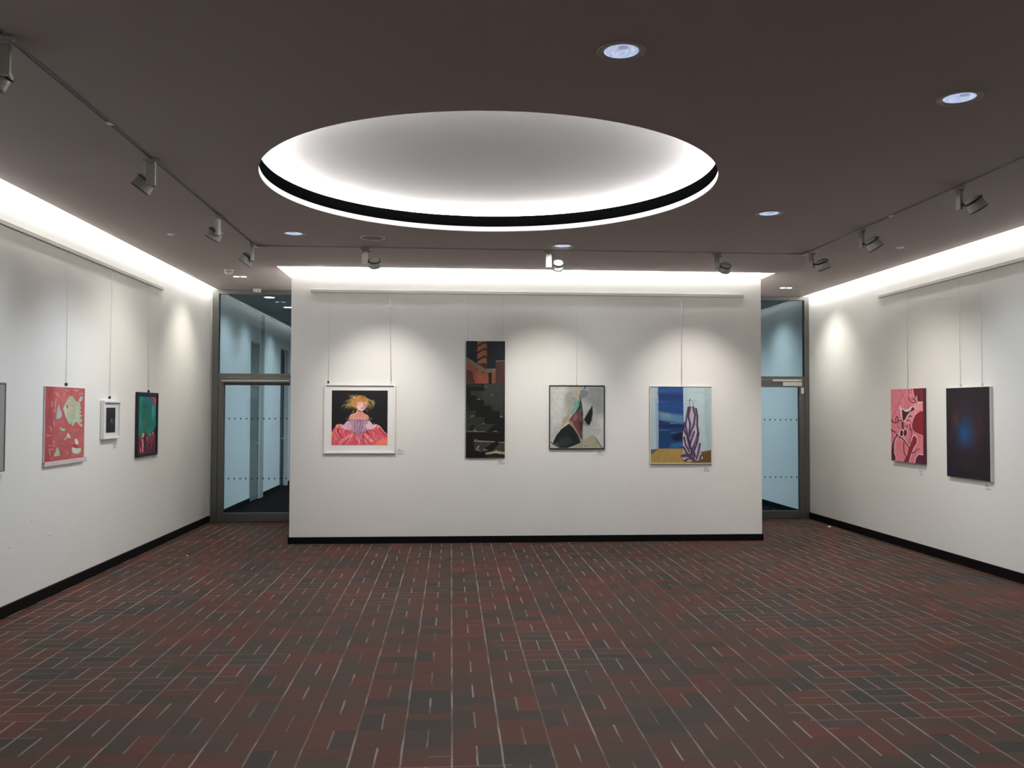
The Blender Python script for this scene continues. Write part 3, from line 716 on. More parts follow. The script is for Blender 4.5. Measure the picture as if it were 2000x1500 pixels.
# shoulders, neck, chest
a.poly([(510, 745), (512, 700), (540, 660), (620, 635), (640, 590), (735, 590), (745, 640), (815, 672), (838, 705), (835, 745), (760, 752), (690, 745), (600, 750)], SK, soft=6)
a.poly([(625, 640), (640, 590), (735, 592), (740, 650), (730, 700), (640, 705)], (212, 140, 132), soft=16)
a.poly([(650, 595), (735, 585), (735, 620), (680, 625)], (160, 84, 92), soft=12)
a.line([(600, 756), (655, 715), (690, 722), (740, 756)], 10, (220, 160, 186), soft=4); a.poly([(650, 752), (690, 745), (715, 760), (675, 795)], (226, 70, 110), soft=8)
a.line([(500, 758), (600, 750), (700, 757), (850, 756)], 9, (134, 108, 140), soft=4)
for k in range(26):
    sx, sy_ = (498, 745) if k % 2 else (850, 740); an = rg.uniform(-2.7, -1.6) if k % 2 else rg.uniform(-1.5, -.2); ln = rg.uniform(30, 75)
    a.line([(sx, sy_), (sx+ln*math.cos(an), sy_+ln*math.sin(an)*.9+10)], 5, (150, 120, 140), 1.5, al=.7, soft=3)
# hair back
a.blob(690, 470, 130, 118, (176, 118, 60), .25)
for k in range(170):
    an = rg.uniform(2.3, 4.0) if k % 3 else rg.uniform(-.9, .9)
    L_ = rg.uniform(110, 270) if k % 3 else rg.uniform(90, 190)
    sx, sy_ = 700+rg.uniform(-60, 60), 440+rg.uniform(-60, 60)
    ex, ey = sx+L_*math.cos(an), sy_+L_*math.sin(an)*.55+(30 if k % 3 else 60)
    ex = max(ex, 375); c = [(204, 146, 76), (186, 116, 58), (214, 178, 112), (128, 84, 48), (206, 190, 130)][rg.integers(5)]
    a.line([(sx, sy_), ((sx+ex)/2, (sy_+ey)/2-14), (ex, ey)], rg.uniform(7, 13), c, 1.5, al=.85, soft=3)
for k in range(14):
    x0 = rg.uniform(385, 560); y0 = rg.uniform(500, 600); a.line([(x0+50, y0-40), (x0+10, y0-20), (x0, y0+10), (x0+16, y0+30)], 6, (226, 196, 120), 2, al=.8, soft=3)
for k in range(16):
    x0 = rg.uniform(790, 930); y0 = rg.uniform(470, 640); a.line([(x0-20, y0-60), (x0+10, y0-20), (x0-8, y0+10)], 6, [(226, 206, 110), (196, 168, 80)][k % 2], 2, al=.8, soft=3)
a.line([(590, 600), (560, 640)], 12, (210, 170, 90), 3); a.line([(800, 400), (880, 450), (915, 510), (880, 580)], 9, (226, 206, 150), 3, soft=3)
# face
a.poly([(630, 470), (640, 560), (665, 592), (712, 606), (755, 590), (785, 545), (795, 480), (760, 440), (660, 440)], SK3, soft=12)
a.poly([(745, 470), (795, 480), (785, 545), (755, 590), (730, 570)], (190, 140, 158), soft=20, al=.8)
a.line([(660, 500), (680, 506), (700, 500)], 7, (140, 84, 100), soft=4); a.line([(745, 510), (765, 517), (782, 508)], 8, (120, 70, 96), soft=4)
a.line([(656, 480), (684, 474), (706, 482)], 5, (176, 120, 110), soft=3); a.line([(742, 486), (764, 482), (786, 490)], 5, (160, 100, 104), soft=3)
a.line([(722, 490), (730, 520), (722, 534), (710, 532)], 5, (198, 136, 146), soft=4); a.blob(720, 560, 18, 9, (206, 84, 96), .4); a.line([(702, 559), (738, 561)], 3, (150, 40, 60), soft=2)
# fringe
a.poly([(600, 470), (610, 390), (680, 350), (760, 360), (820, 410), (825, 500), (800, 440), (770, 455), (740, 490), (725, 450), (690, 470), (665, 455), (635, 520), (625, 545), (590, 520)], (194, 130, 66), soft=8)
for k in range(60):
    x0 = rg.uniform(610, 820); a.line([(690+(x0-690)*.4, 360+rg.uniform(0, 15)), (x0, 400+rg.uniform(10, 40)), (x0+rg.uniform(-8, 8), 440+rg.uniform(0, 40))], 7, [(212, 154, 80), (158, 100, 50), (200, 138, 70), (134, 100, 66)][rg.integers(4)], 2, al=.7, soft=3)
a.poly([(700, 352), (770, 360), (760, 395), (720, 385)], (120, 96, 60), soft=16, al=.7)
a.tex(.05, (40,))
a.build('print', (-1.526+1.171, -.0135, .803), (-.821+1.171, -.0135, .803), (-1.526+1.171, -.0135, .107), None, pic, 1.08, .5)

# --- 2 tall staircase picture ---------------------------------------------------
pic = empty('tall_picture', (.428, YC, 1.086)); tag(pic, 'tall narrow picture of a dark staircase below a brick tower, unframed', 'picture', 'pictures hung on the partition')
W_, H_ = .500, 1.500
BX('stretcher', (-W_/2, W_/2, -.024, -.002, 0, H_), BFR, pic, .002)
a = Art([(106, 92), (528, 92), (540, 1358), (124, 1358)], 130, 390, (10, 20, 28), 4)
a.poly([(226, 92), (332, 92), (334, 392), (230, 340)], (146, 90, 58))
for yy in (92, 165, 248, 330):
    a.poly([(228, yy+45), (300, yy), (332, yy+14), (332, yy+36), (302, yy+24), (228, yy+70)], (58, 30, 24), soft=4)
a.poly([(232, 340), (334, 340), (334, 392), (290, 392)], (66, 34, 26), soft=4)
a.poly([(106, 262), (180, 310), (310, 392), (410, 392), (430, 420), (430, 562), (106, 562)], (112, 98, 84))
a.poly([(106, 320), (200, 370), (300, 432), (345, 440), (430, 430), (430, 562), (106, 562)], (136, 78, 58))
a.poly([(250, 470), (350, 440), (350, 562), (200, 562)], (150, 86, 62), soft=20)
a.poly([(106, 400), (180, 430), (190, 500), (220, 562), (106, 535)], (82, 48, 40), soft=8)
for x_, y_ in ((152, 348), (228, 398), (295, 436)): a.blob(x_, y_, 6, 8, (60, 30, 26), .3)
for k in range(9): a.line([(300, 452+k*13), (430, 450+k*13)], 1.6, (116, 64, 50), al=.6)
a.poly([(350, 440), (388, 440), (388, 562), (358, 562)], (8, 16, 18)); a.line([(345, 438), (392, 436)], 5, (110, 64, 48))
a.poly([(432, 310), (528, 305), (530, 560), (432, 560)], (78, 46, 38)); a.line([(432, 312), (528, 306)], 9, (150, 150, 140), 6); a.poly([(390, 395), (430, 392), (428, 422), (400, 412)], (126, 112, 96))
a.poly([(106, 545), (230, 562), (330, 562), (300, 620), (110, 612)], (74, 72, 64), soft=8)
ST, SD = (58, 58, 52), (14, 15, 15)
a.poly([(110, 560), (540, 556), (545, 1358), (100, 1358)], SD); a.poly([(112, 562), (280, 565), (290, 590), (140, 600)], (48, 47, 42), soft=6)
for i, (y0, y1, xl) in enumerate(((562, 605, 300), (600, 640, 315), (640, 686, 165), (686, 738, 222), (738, 796, 310), (796, 855, 392), (855, 925, 482))):
    a.poly([(xl, y0), (532, y0-3), (532, y1), (xl, y1)], (58-2*i, 59-2*i, 52-i)); a.line([(xl, y0+2), (532, y0)], 2.5, (82, 82, 74), al=.8)
for i, (y0, y1, xr) in enumerate(((796, 855, 148), (855, 925, 224), (925, 998, 316), (998, 1078, 430))):
    a.poly([(118, y0), (xr, y0), (xr-(90 if i == 3 else 0), y1), (118, y1)], (44+i*2, 45+i*2, 41+i)); a.line([(118, y0+2), (xr, y0+1)], 3, (80, 80, 74))
a.poly([(150, 1060), (180, 1010), (222, 1005), (190, 1060)], (18, 19, 18), soft=6)
a.line([(122, 1077), (325, 1079)], 6, (150, 148, 138)); a.line([(325, 1080), (540, 1084)], 3, (60, 60, 58))
a.poly([(205, 1185), (540, 1185), (540, 1300), (345, 1300), (215, 1280)], (62, 60, 54)); a.poly([(330, 1250), (430, 1185), (500, 1185), (400, 1290), (345, 1292)], (18, 18, 17), soft=6)
a.line([(212, 1178), (430, 1186)], 13, (160, 146, 112), 8); a.line([(470, 1192), (540, 1196)], 7, (150, 146, 132)); a.line([(345, 1314), (440, 1298), (540, 1310)], 22, (186, 172, 124), 26)
a.poly([(345, 1328), (540, 1325), (540, 1358), (345, 1358)], (44, 42, 36))
for p in ([(235, 1275), (250, 1238), (262, 1232), (250, 1275), (280, 1290)], [(310, 1275), (325, 1265), (360, 1280)], [(430, 1295), (450, 1278), (470, 1300), (492, 1285)], [(175, 915), (185, 905), (200, 915)], [(205, 1070), (215, 1058), (232, 1075)], [(415, 1080), (440, 1070), (465, 1084)], [(245, 731), (262, 726)], [(485, 915), (500, 912), (512, 925)], [(215, 1165), (240, 1160)], [(325, 595), (340, 590)], [(385, 682), (400, 680)], [(300, 995), (320, 992)]):
    a.line(p, 8, (190, 184, 160), 5, al=.85)
a.tex(.08, (14, 50))
a.build('print', (-W_/2, -.0245, H_), (W_/2, -.0245, H_), (-W_/2, -.0245, 0), None, pic, .85, .45)

# --- 3 grey abstract -------------------------------------------------------------
pic = empty('framed_painting', (1.614, YC, 1.197)); tag(pic, 'grey abstract painting with black and maroon wedges in a thin black frame', 'picture', 'pictures hung on the partition')
W_, H_ = .724, .825
bm = bmesh.new(); frame4(bm, W_, H_, .012, -.030, -.002, .002); new('frame', bm, BFR, pic)
a = Art([(135, 130), (1117, 130), (1117, 1268), (135, 1268)], 210, 240, (166, 168, 165), 6)
a.a += a.nz(3, 16)[..., None]; a.a += a.nz(7, 9)[..., None]
a.poly([(135, 130), (420, 130), (380, 400), (330, 800), (135, 1000)], (190, 190, 184), soft=160, al=.8)
a.poly([(820, 130), (1117, 130), (1117, 600), (900, 500), (740, 400)], (128, 130, 130), soft=120, al=.9)
a.blob(1020, 560, 110, 120, (132, 132, 140), 2, .8)
a.poly([(400, 300), (480, 230), (560, 230), (560, 360), (470, 450), (440, 540), (400, 560)], (140, 140, 134), soft=60, al=.8)
a.line([(560, 350), (500, 400), (460, 500)], 36, (128, 124, 112), 12, soft=24, al=.8)
a.poly([(570, 130), (770, 130), (755, 180), (700, 230), (655, 270), (665, 380), (640, 390), (560, 340)], (160, 148, 132), soft=20)
a.poly([(690, 240), (770, 200), (835, 230), (825, 290), (700, 370), (680, 300)], (108, 116, 118), soft=24)
a.line([(775, 132), (768, 175), (735, 205), (690, 235)], 16, (20, 22, 22), 6, soft=4)
a.poly([(470, 470), (560, 370), (600, 390), (590, 520), (520, 640), (440, 700)], (150, 148, 130), soft=24)
a.poly([(575, 390), (640, 405), (668, 420), (670, 500), (600, 580), (530, 650), (505, 640), (560, 540)], (104, 148, 138), soft=18)
a.poly([(640, 400), (672, 395), (676, 450), (650, 470)], (60, 136, 132), soft=10)
a.poly([(370, 720), (480, 640), (520, 680), (480, 760), (400, 830), (340, 900)], (150, 134, 106), soft=50, al=.8)
a.line([(560, 345), (600, 375), (650, 390), (700, 372), (765, 340)], 9, (108, 90, 60), 5, soft=5)
a.poly([(665, 260), (680, 300), (712, 440), (738, 620), (735, 730), (690, 700), (640, 600), (600, 600), (660, 500), (680, 400)], (44, 46, 50), soft=8)
a.blob(690, 590, 30, 50, (90, 104, 108), 2, .7)
a.poly([(480, 760), (560, 640), (620, 580), (680, 610), (745, 740), (740, 830), (722, 860), (722, 1110), (700, 1100), (600, 900), (540, 800)], (98, 58, 60), soft=8)
a.poly([(560, 680), (610, 630), (640, 700), (600, 760), (545, 780)], (122, 86, 90), soft=20); a.poly([(650, 780), (740, 760), (722, 950), (680, 950)], (66, 38, 42), soft=18)
a.poly([(475, 770), (520, 760), (590, 880), (680, 1070), (700, 1130), (690, 1160), (600, 960), (490, 820)], (132, 116, 94), soft=6)
a.poly([(482, 820), (560, 900), (640, 1020), (692, 1165), (560, 1225), (440, 1262), (300, 1262), (200, 1190), (195, 1150), (260, 1020), (340, 930)], (22, 26, 26), soft=6)
a.poly([(330, 1080), (460, 1040), (560, 1140), (420, 1230), (300, 1240), (260, 1180)], (44, 52, 50), soft=50, al=.8); a.poly([(205, 1200), (260, 1150), (330, 1262), (290, 1262)], (74, 80, 76), soft=26, al=.8)
a.line([(160, 1160), (205, 1200), (240, 1110)], 18, (12, 14, 16), 8, soft=6); a.line([(480, 822), (340, 920), (240, 1080), (200, 1190)], 7, (12, 16, 18), soft=5)
a.poly([(135, 1215), (220, 1215), (300, 1268), (135, 1268)], (168, 168, 158), soft=14)
a.poly([(905, 490), (912, 620), (890, 760), (850, 845), (800, 830), (755, 745), (800, 660), (860, 560)], (14, 14, 15), soft=24)
a.poly([(740, 760), (770, 770), (830, 850), (800, 865), (735, 800)], (128, 126, 130), soft=8); a.line([(740, 800), (800, 864)], 5, (70, 66, 70), soft=3)
a.poly([(730, 870), (900, 860), (1117, 980), (1117, 1268), (730, 1268)], (172, 172, 168), soft=30, al=.5)
a.poly([(745, 1120), (900, 1010), (1000, 1100), (1085, 1262), (735, 1262)], (152, 150, 126), soft=16); a.poly([(590, 1230), (700, 1165), (722, 1150), (722, 1262), (520, 1262)], (152, 144, 118), soft=10)
a.line([(940, 1040), (1000, 1140), (1085, 1262)], 5, (76, 78, 76), 14, soft=4); a.line([(727, 860), (727, 1262)], 5, (60, 46, 44), soft=3); a.line([(775, 1215), (790, 1235), (800, 1220)], 8, (60, 60, 58), soft=5)
a.tex(.035, (24, 70))
a.build('canvas', (-W_/2+.010, -.020, H_-.010), (W_/2-.010, -.020, H_-.010), (-W_/2+.010, -.020, .010), None, pic, 1.12, .5)

# --- 4 robe on a door --------------------------------------------------------------
pic = empty('framed_painting', (2.981, YC, 1.005)); tag(pic, 'painting of a striped robe beside a blue sea view, rightmost on the partition', 'picture', 'pictures hung on the partition')
W_, H_ = .820, 1.013
bm = bmesh.new(); frame4(bm, W_, H_, .010, -.032, -.002, .002); new('frame', bm, SFR, pic)
a = Art([(130, 112), (1078, 122), (1062, 1312), (112, 1304)], 230, 284, (176, 196, 198), 8)
a.a += a.nz(4, 5)[..., None]
a.poly([(130, 112), (245, 112), (238, 1090), (112, 1090)], (168, 184, 188)); a.poly([(205, 300), (240, 300), (236, 1080), (205, 1080)], (140, 162, 186), soft=8)
for yy in (200, 290): a.line([(130, yy), (255, yy-2)], 7, (150, 158, 162), soft=5)
a.line([(130, 296), (258, 290)], 6, (196, 202, 202), soft=3); a.line([(200, 130), (205, 1080)], 4, (150, 166, 170), soft=4)
a.poly([(252, 116), (640, 122), (638, 1080), (243, 1080)], (32, 62, 116))
a.poly([(252, 116), (640, 122), (640, 260), (252, 220)], (44, 82, 140), soft=60, al=.8); a.poly([(252, 220), (640, 200), (640, 330), (252, 300)], (24, 46, 98), soft=60, al=.7); a.poly([(252, 380), (640, 400), (640, 480), (252, 470)], (24, 70, 128), soft=60, al=.8)
a.poly([(250, 500), (640, 560), (640, 696), (250, 640)], (88, 124, 156), soft=50, al=.95); a.poly([(262, 520), (440, 550), (430, 600), (330, 590)], (120, 140, 130), soft=50, al=.8); a.line([(280, 352), (420, 348)], 16, (66, 104, 168), 6, soft=14, al=.6)
a.poly([(246, 632), (300, 645), (380, 660), (440, 685), (480, 700), (246, 708)], (26, 52, 84), soft=8); a.line([(430, 690), (550, 690)], 7, (140, 164, 190), 3, soft=5)
a.poly([(246, 700), (640, 700), (638, 1078), (243, 1075)], (20, 56, 98)); a.poly([(246, 705), (640, 702), (640, 760), (246, 760)], (18, 40, 80), soft=12)
a.line([(270, 790), (420, 790)], 22, (78, 112, 150), 8, soft=20, al=.9); a.line([(450, 836), (560, 826), (620, 812)], 16, (66, 104, 140), 10, soft=10, al=.9)
a.poly([(440, 880), (560, 830), (640, 820), (640, 940), (520, 960), (460, 930)], (10, 24, 50), soft=40)
a.poly([(246, 960), (460, 960), (450, 1075), (246, 1072)], (16, 58, 112), soft=40, al=.8); a.poly([(440, 1000), (600, 980), (640, 1040), (560, 1078), (400, 1060)], (58, 104, 146), soft=40, al=.8)
a.poly([(640, 122), (672, 122), (668, 1080), (638, 1080)], (164, 186, 206))
for p in ([(690, 200), (1010, 215)], [(1010, 130), (1005, 1060)], [(860, 1030), (1020, 1035)], [(690, 135), (686, 560)]): a.line(p, 5, (150, 168, 172), soft=4)
a.poly([(960, 130), (1078, 122), (1066, 1110), (980, 1110)], (160, 178, 180), soft=40, al=.6)
a.poly([(112, 1090), (240, 1078), (640, 1080), (900, 1130), (1062, 1100), (1062, 1312), (112, 1304)], (166, 136, 76)); a.poly([(112, 1092), (235, 1088), (112, 1180)], (84, 96, 96), soft=4)
a.poly([(900, 1150), (1062, 1112), (1062, 1312), (760, 1312)], (98, 76, 46), soft=30)
for x0 in (150, 260, 370, 480, 590): a.line([(x0+60, 1080), (x0-60, 1304)], 4, (130, 102, 52), soft=4, al=.8)
a.poly([(590, 1210), (640, 1290), (900, 1290), (940, 1230)], (90, 74, 44), soft=30, al=.8)
PU, WH, LV = (58, 36, 62), (184, 178, 192), (138, 126, 152)
a.poly([(735, 420), (790, 425), (840, 450), (870, 640), (868, 800), (885, 980), (892, 1120), (935, 1235), (860, 1270), (800, 1262), (700, 1285), (640, 1262), (585, 1200), (625, 1150), (620, 900), (640, 700), (670, 600), (700, 440)], WH)
for p in ([(720, 440), (690, 560), (668, 720), (700, 880), (745, 1080), (790, 1230)], [(745, 440), (712, 580), (740, 700), (720, 880)], [(790, 440), (820, 560), (800, 700), (745, 830), (725, 900)], [(835, 460), (855, 580), (850, 720), (865, 830), (830, 950), (770, 1090), (740, 1180)],
          [(655, 680), (640, 780), (690, 900), (730, 1080)], [(800, 820), (750, 960), (735, 1010)], [(870, 840), (840, 1000), (790, 1130), (810, 1200)], [(888, 1010), (865, 1130), (830, 1240)], [(640, 900), (660, 1010), (720, 1130)], [(632, 1060), (680, 1150), (740, 1200)], [(600, 1195), (680, 1190), (760, 1225)], [(660, 1262), (720, 1235), (800, 1262)], [(905, 1190), (880, 1250)]):
    a.line(p, 27, PU, 25, soft=16, al=.95)
for p in ([(700, 460), (680, 600), (690, 760), (715, 900)], [(770, 480), (750, 640), (770, 720)], [(820, 700), (790, 820)], [(850, 900), (800, 1040)], [(640, 980), (670, 1080)], [(860, 1060), (840, 1180)], [(640, 1220), (740, 1240)]):
    a.line(p, 10, LV, 8, soft=8, al=.8)
a.poly([(585, 1200), (630, 1160), (700, 1150), (760, 1200), (690, 1215), (620, 1220)], (84, 56, 96), soft=16, al=.8)
a.line([(620, 890), (650, 878), (678, 885), (670, 900)], 10, (206, 200, 214), soft=4); a.line([(738, 430), (735, 370), (748, 312)], 8, (110, 70, 110), soft=4); a.line([(800, 435), (785, 350)], 8, (120, 80, 120), soft=4)
a.line([(700, 338), (830, 334)], 6, (126, 130, 126), soft=4); a.line([(748, 305), (735, 340)], 9, (70, 76, 76), soft=4); a.line([(706, 380), (706, 400)], 6, (120, 126, 126))
a.tex(.025, (30,))
a.build('canvas', (-W_/2+.008, -.022, H_-.008), (W_/2-.008, -.022, H_-.008), (-W_/2+.008, -.022, .008), None, pic, 1.05, .5)

# --- left wall -----------------------------------------------------------------------
gLW, gRW = 'pictures on the left wall', 'pictures on the right wall'
LR = PI/2   # faces +X : local -Y -> +X ; local +X -> +Y
# red fish
pic = empty('unframed_painting', (XL, 8.535, 1.205), LR); tag(pic, 'red painting of a pale fish on the left wall, unframed', 'picture', gLW)
W_, H_ = .845, .700
BX('clear_holder', [(-W_/2-.006, W_/2+.006, -.014, -.002, 0, H_)], mat('clear_edge', (.55, .56, .56, 1), .3), pic, .002)
BX('bottom_strip', (-W_/2-.006, W_/2+.002, -.024, -.002, -.022, .018), mat('pinkish_strip', (.60, .52, .52, 1), .5), pic, .002)
a = Art([(132, 135), (768, 140), (735, 1290), (130, 1370)], 210, 190, (182, 96, 94), 10)
a.a += a.nz(5, 9)[..., None]; a.poly([(130, 135), (260, 135), (240, 1370), (130, 1370)], (164, 62, 70), soft=60, al=.7)
for p in ((400, 720, 70, 70), (620, 850, 60, 40), (405, 1090, 40, 40), (525, 1080, 36, 30), (700, 1030, 50, 60), (420, 350, 50, 60)): a.blob(*p, (206, 106, 118), 2, .7)
PL, PG = (206, 212, 190), (176, 200, 176)
a.poly([(408, 500), (440, 420), (500, 310), (520, 275), (540, 290), (570, 285), (590, 330), (625, 370), (660, 365), (690, 400), (700, 500), (695, 560), (720, 600), (700, 640), (712, 660), (715, 790), (690, 790), (630, 710), (600, 720), (570, 780), (545, 760), (540, 720), (520, 760), (490, 720), (460, 660), (430, 560)], (176, 190, 166))
a.poly([(460, 560), (480, 400), (540, 300), (600, 360), (650, 420), (660, 520), (600, 600), (500, 620)], (184, 182, 150), soft=60, al=.8); a.poly([(420, 500), (450, 440), (470, 560), (500, 640), (460, 640)], (206, 204, 172), soft=20, al=.8)
a.poly([(465, 440), (485, 436), (488, 480), (470, 496)], (176, 60, 72), soft=5)
for yy in (380, 440, 500, 570, 636, 720): a.poly([(668, yy), (745, yy-12), (745, yy+22), (680, yy+16)], (186, 84, 94), soft=5)
a.poly([(660, 340), (690, 290), (725, 270), (730, 310), (700, 370), (670, 375)], (176, 190, 180), soft=4)
a.poly([(340, 415), (370, 500), (395, 570), (388, 640), (350, 672), (298, 668), (315, 560)], (170, 186, 178), soft=4)
a.poly([(345, 800), (400, 822), (450, 825), (440, 860), (400, 866), (370, 840)], (160, 196, 170), soft=4); a.poly([(485, 885), (520, 930), (530, 975), (460, 975)], (172, 200, 172), soft=4); a.poly([(420, 1000), (460, 970), (455, 1000)], (220, 200, 190), soft=4)
a.poly([(322, 1110), (355, 1180), (365, 1255), (268, 1265), (295, 1200)], (172, 196, 168), soft=4)
a.poly([(595, 990), (630, 985), (655, 1050), (640, 1085), (600, 1060)], (216, 212, 198), soft=6); a.poly([(550, 1120), (600, 1130), (650, 1140), (690, 1130), (690, 1190), (650, 1225), (580, 1225), (550, 1190)], (196, 206, 190), soft=6); a.poly([(560, 1080), (620, 1075), (650, 1110), (620, 1140), (565, 1120)], (166, 70, 84), soft=6)
for p in ([(285, 225), (330, 250), (345, 305), (300, 270)], [(590, 172), (655, 185), (620, 190)], [(230, 390), (240, 420), (232, 480)], [(300, 350), (285, 430), (300, 500), (288, 550), (250, 545)], [(210, 800), (235, 860), (222, 880)], [(262, 700), (280, 790)], [(190, 1105), (290, 1098)], [(268, 1030), (275, 1070)], [(190, 1160), (250, 1150), (195, 1200)], [(215, 1200), (215, 1260)], [(230, 1300), (245, 1290)], [(480, 1195), (485, 1240)], [(680, 255), (700, 230), (745, 240)], [(165, 940), (220, 940)], [(430, 230), (425, 290)], [(450, 190), (500, 195)]):
    a.line(p, 16, (214, 172, 166), 10, soft=10, al=.8)
a.blob(405, 1100, 10, 10, (150, 40, 60), .5); a.blob(515, 1090, 10, 8, (150, 40, 60), .5)
a.tex(.05, (10, 40))
a.build('painting', (-W_/2, -.0145, H_), (W_/2, -.0145, H_), (-W_/2, -.0145, .012), None, pic, .98, .6)
# small white frame
pic = empty('framed_picture', (XL, 9.61, 1.385), LR); tag(pic, 'small white framed picture with a black image on the left wall', 'picture', gLW)
W_, H_ = .455, .405
bm = bmesh.new(); frame4(bm, W_, H_, .022, -.045, -.002, .003); new('frame', bm, WFR, pic)
BX('mount', (-W_/2+.02, W_/2-.02, -.022, -.006, .02, H_-.02), mat('grey_white_mount', (.60, .63, .62, 1), .8), pic)
a = Art([(225, 392), (415, 395), (378, 910), (184, 912)], 60, 90, (24, 22, 30), 11)
a.blob(300, 450, 90, 60, (52, 34, 44), 2, .7); a.blob(250, 860, 80, 60, (12, 18, 24), 2, .8); a.blob(320, 660, 18, 40, (120, 118, 120), 2, .9); a.blob(330, 710, 22, 36, (88, 86, 90), 2, .8); a.blob(275, 700, 14, 36, (70, 66, 70), 2, .7)
a.tex(.2, (12, 25)); a.build('print', (-.125, -.0225, .330), (.125, -.0225, .330), (-.125, -.0225, .065), None, pic, 1.2, .5)
# green black-framed
pic = empty('framed_painting', (XL, 10.745, 1.142), LR); tag(pic, 'teal and crimson painting in a broad black frame, nearest the left door', 'picture', gLW)
W_, H_ = .712, .756
bm = bmesh.new(); frame4(bm, W_, H_, .042, -.032, -.002, .003); new('frame', bm, BFR, pic)
a = Art([(848, 168), (1178, 172), (1165, 1290), (828, 1330)], 120, 150, (14, 112, 104), 12)
a.a += a.nz(6, 8)[..., None]
a.poly([(930, 300), (1040, 290), (1080, 500), (1050, 800), (960, 860), (920, 700)], (26, 92, 76), soft=90, al=.85); a.poly([(1000, 170), (1120, 172), (1120, 330), (1080, 400), (1010, 260)], (70, 92, 112), soft=50)
a.poly([(1085, 172), (1178, 172), (1175, 400), (1150, 360), (1130, 250)], (190, 72, 100), soft=16); a.poly([(1090, 400), (1130, 330), (1150, 560), (1110, 620)], (84, 150, 160), soft=30, al=.8)
a.poly([(1100, 900), (1168, 780), (1165, 1320), (828, 1330), (832, 1000), (900, 960), (980, 880), (1040, 1000)], (84, 26, 46), soft=20)
a.blob(970, 740, 36, 70, (96, 70, 62), 2, .8); a.poly([(900, 1000), (930, 920), (960, 900), (940, 1000)], (176, 190, 60), soft=10)
for k in range(60):
    x0 = rg.uniform(840, 1160); y0 = rg.uniform(960, 1200); a.line([(x0, y0), (x0+rg.uniform(-10, 10), y0+rg.uniform(30, 110))], rg.uniform(8, 20), [(150, 40, 60), (46, 26, 40), (206, 110, 120), (110, 24, 50), (60, 50, 80), (196, 130, 110)][rg.integers(6)], 4, al=.7, soft=6)
a.line([(925, 1050), (930, 1180), (925, 1300)], 26, (206, 130, 150), 20, soft=6); a.line([(1115, 900), (1120, 990)], 22, (206, 130, 100), 8, soft=8); a.line([(1070, 930), (1070, 980)], 16, (160, 196, 180), 6, soft=8); a.line([(880, 1230), (885, 1310)], 14, (216, 150, 170), 8, soft=6); a.line([(965, 1010), (960, 1280)], 20, (30, 20, 36), 16, soft=8)
a.tex(.10, (16, 40))
a.build('canvas', (-W_/2+.040, -.018, H_-.040), (W_/2-.040, -.018, H_-.040), (-W_/2+.040, -.018, .040), None, pic, 1.25, .5)
# picture cut by the left edge
pic = empty('framed_picture', (XL, 7.02, 1.195), LR); tag(pic, 'pale grey framed picture cut off by the left edge of the photo', 'picture', gLW)
W_, H_ = .74, .72
bm = bmesh.new(); frame4(bm, W_, H_, .012, -.030, -.002, .002); new('frame', bm, GREYF, pic)
BX('print', (-W_/2+.01, W_/2-.01, -.024, -.008, .01, H_-.01), mat('pale_grey_print', (.36, .35, .33, 1), .5, var=.25), pic)
BX('bottom_strip', (-W_/2, W_/2, -.034, -.002, -.02, .0), WFR, pic, .002)

# --- right wall -----------------------------------------------------------------------
RR = -PI/2  # faces -X ; local +X -> -Y
pic = empty('unframed_canvas', (XR, 10.463, 1.070), RR); tag(pic, 'pink and maroon canvas with looping black lines on the right wall', 'picture', gRW)
W_, H_ = .76, .905
BX('stretcher', (-W_/2, W_/2, -.045, -.002, 0, H_), mat('maroon_canvas_edge', (.10, .02, .03, 1), .7), pic, .003)
a = Art([(106, 90), (622, 60), (662, 1265), (144, 1210)], 200, 240, (198, 112, 124), 13)
PK, MR, MD, WT_, BK = (206, 130, 140), (112, 32, 44), (72, 30, 44), (206, 190, 192), (40, 18, 26)
a.a += a.nz(3, 6)[..., None]
a.poly([(106, 90), (340, 75), (300, 200), (250, 340), (130, 560)], (190, 112, 122), soft=30, al=.6)
a.poly([(470, 72), (622, 60), (628, 275), (580, 280), (540, 270), (500, 200), (480, 140)], MR, soft=6); a.poly([(480, 80), (560, 80), (570, 240), (520, 200)], (84, 44, 40), soft=40, al=.8)
a.poly([(400, 90), (470, 76), (485, 200), (460, 240), (420, 230), (395, 160)], PK, soft=6)
a.line([(400, 90), (395, 170), (420, 235), (460, 245), (485, 215)], 10, (110, 50, 62), soft=5)
for p in ((440, 100), (432, 138), (455, 210)): a.blob(*p, 9, 9, BK, .4)
a.line([(390, 220), (400, 250), (440, 280), (480, 300), (520, 270)], 12, (60, 26, 36), soft=6); a.line([(480, 230), (510, 260), (535, 300)], 16, BK, 8, soft=6); a.line([(530, 190), (530, 260), (550, 285)], 14, WT_, 10, soft=6); a.line([(570, 180), (580, 270)], 12, BK, 8, soft=6)
a.line([(560, 292), (628, 282)], 20, WT_, 18, soft=6); a.poly([(480, 310), (628, 290), (632, 430), (560, 400), (500, 400)], PK, soft=10)
a.line([(250, 85), (300, 180), (415, 370)], 5, (120, 60, 70), soft=3); a.line([(350, 85), (300, 190), (230, 340), (140, 560)], 5, (120, 60, 70), soft=3)
a.poly([(245, 330), (290, 380), (340, 405), (400, 400), (450, 345), (490, 350), (520, 390), (450, 440), (390, 500), (350, 590), (320, 610), (300, 570)], WT_, soft=6)
a.poly([(292, 400), (320, 415), (350, 440), (400, 435), (440, 410), (455, 370), (475, 362), (505, 400), (480, 418), (430, 440), (390, 480), (350, 560), (325, 590), (305, 540)], MD, soft=4)
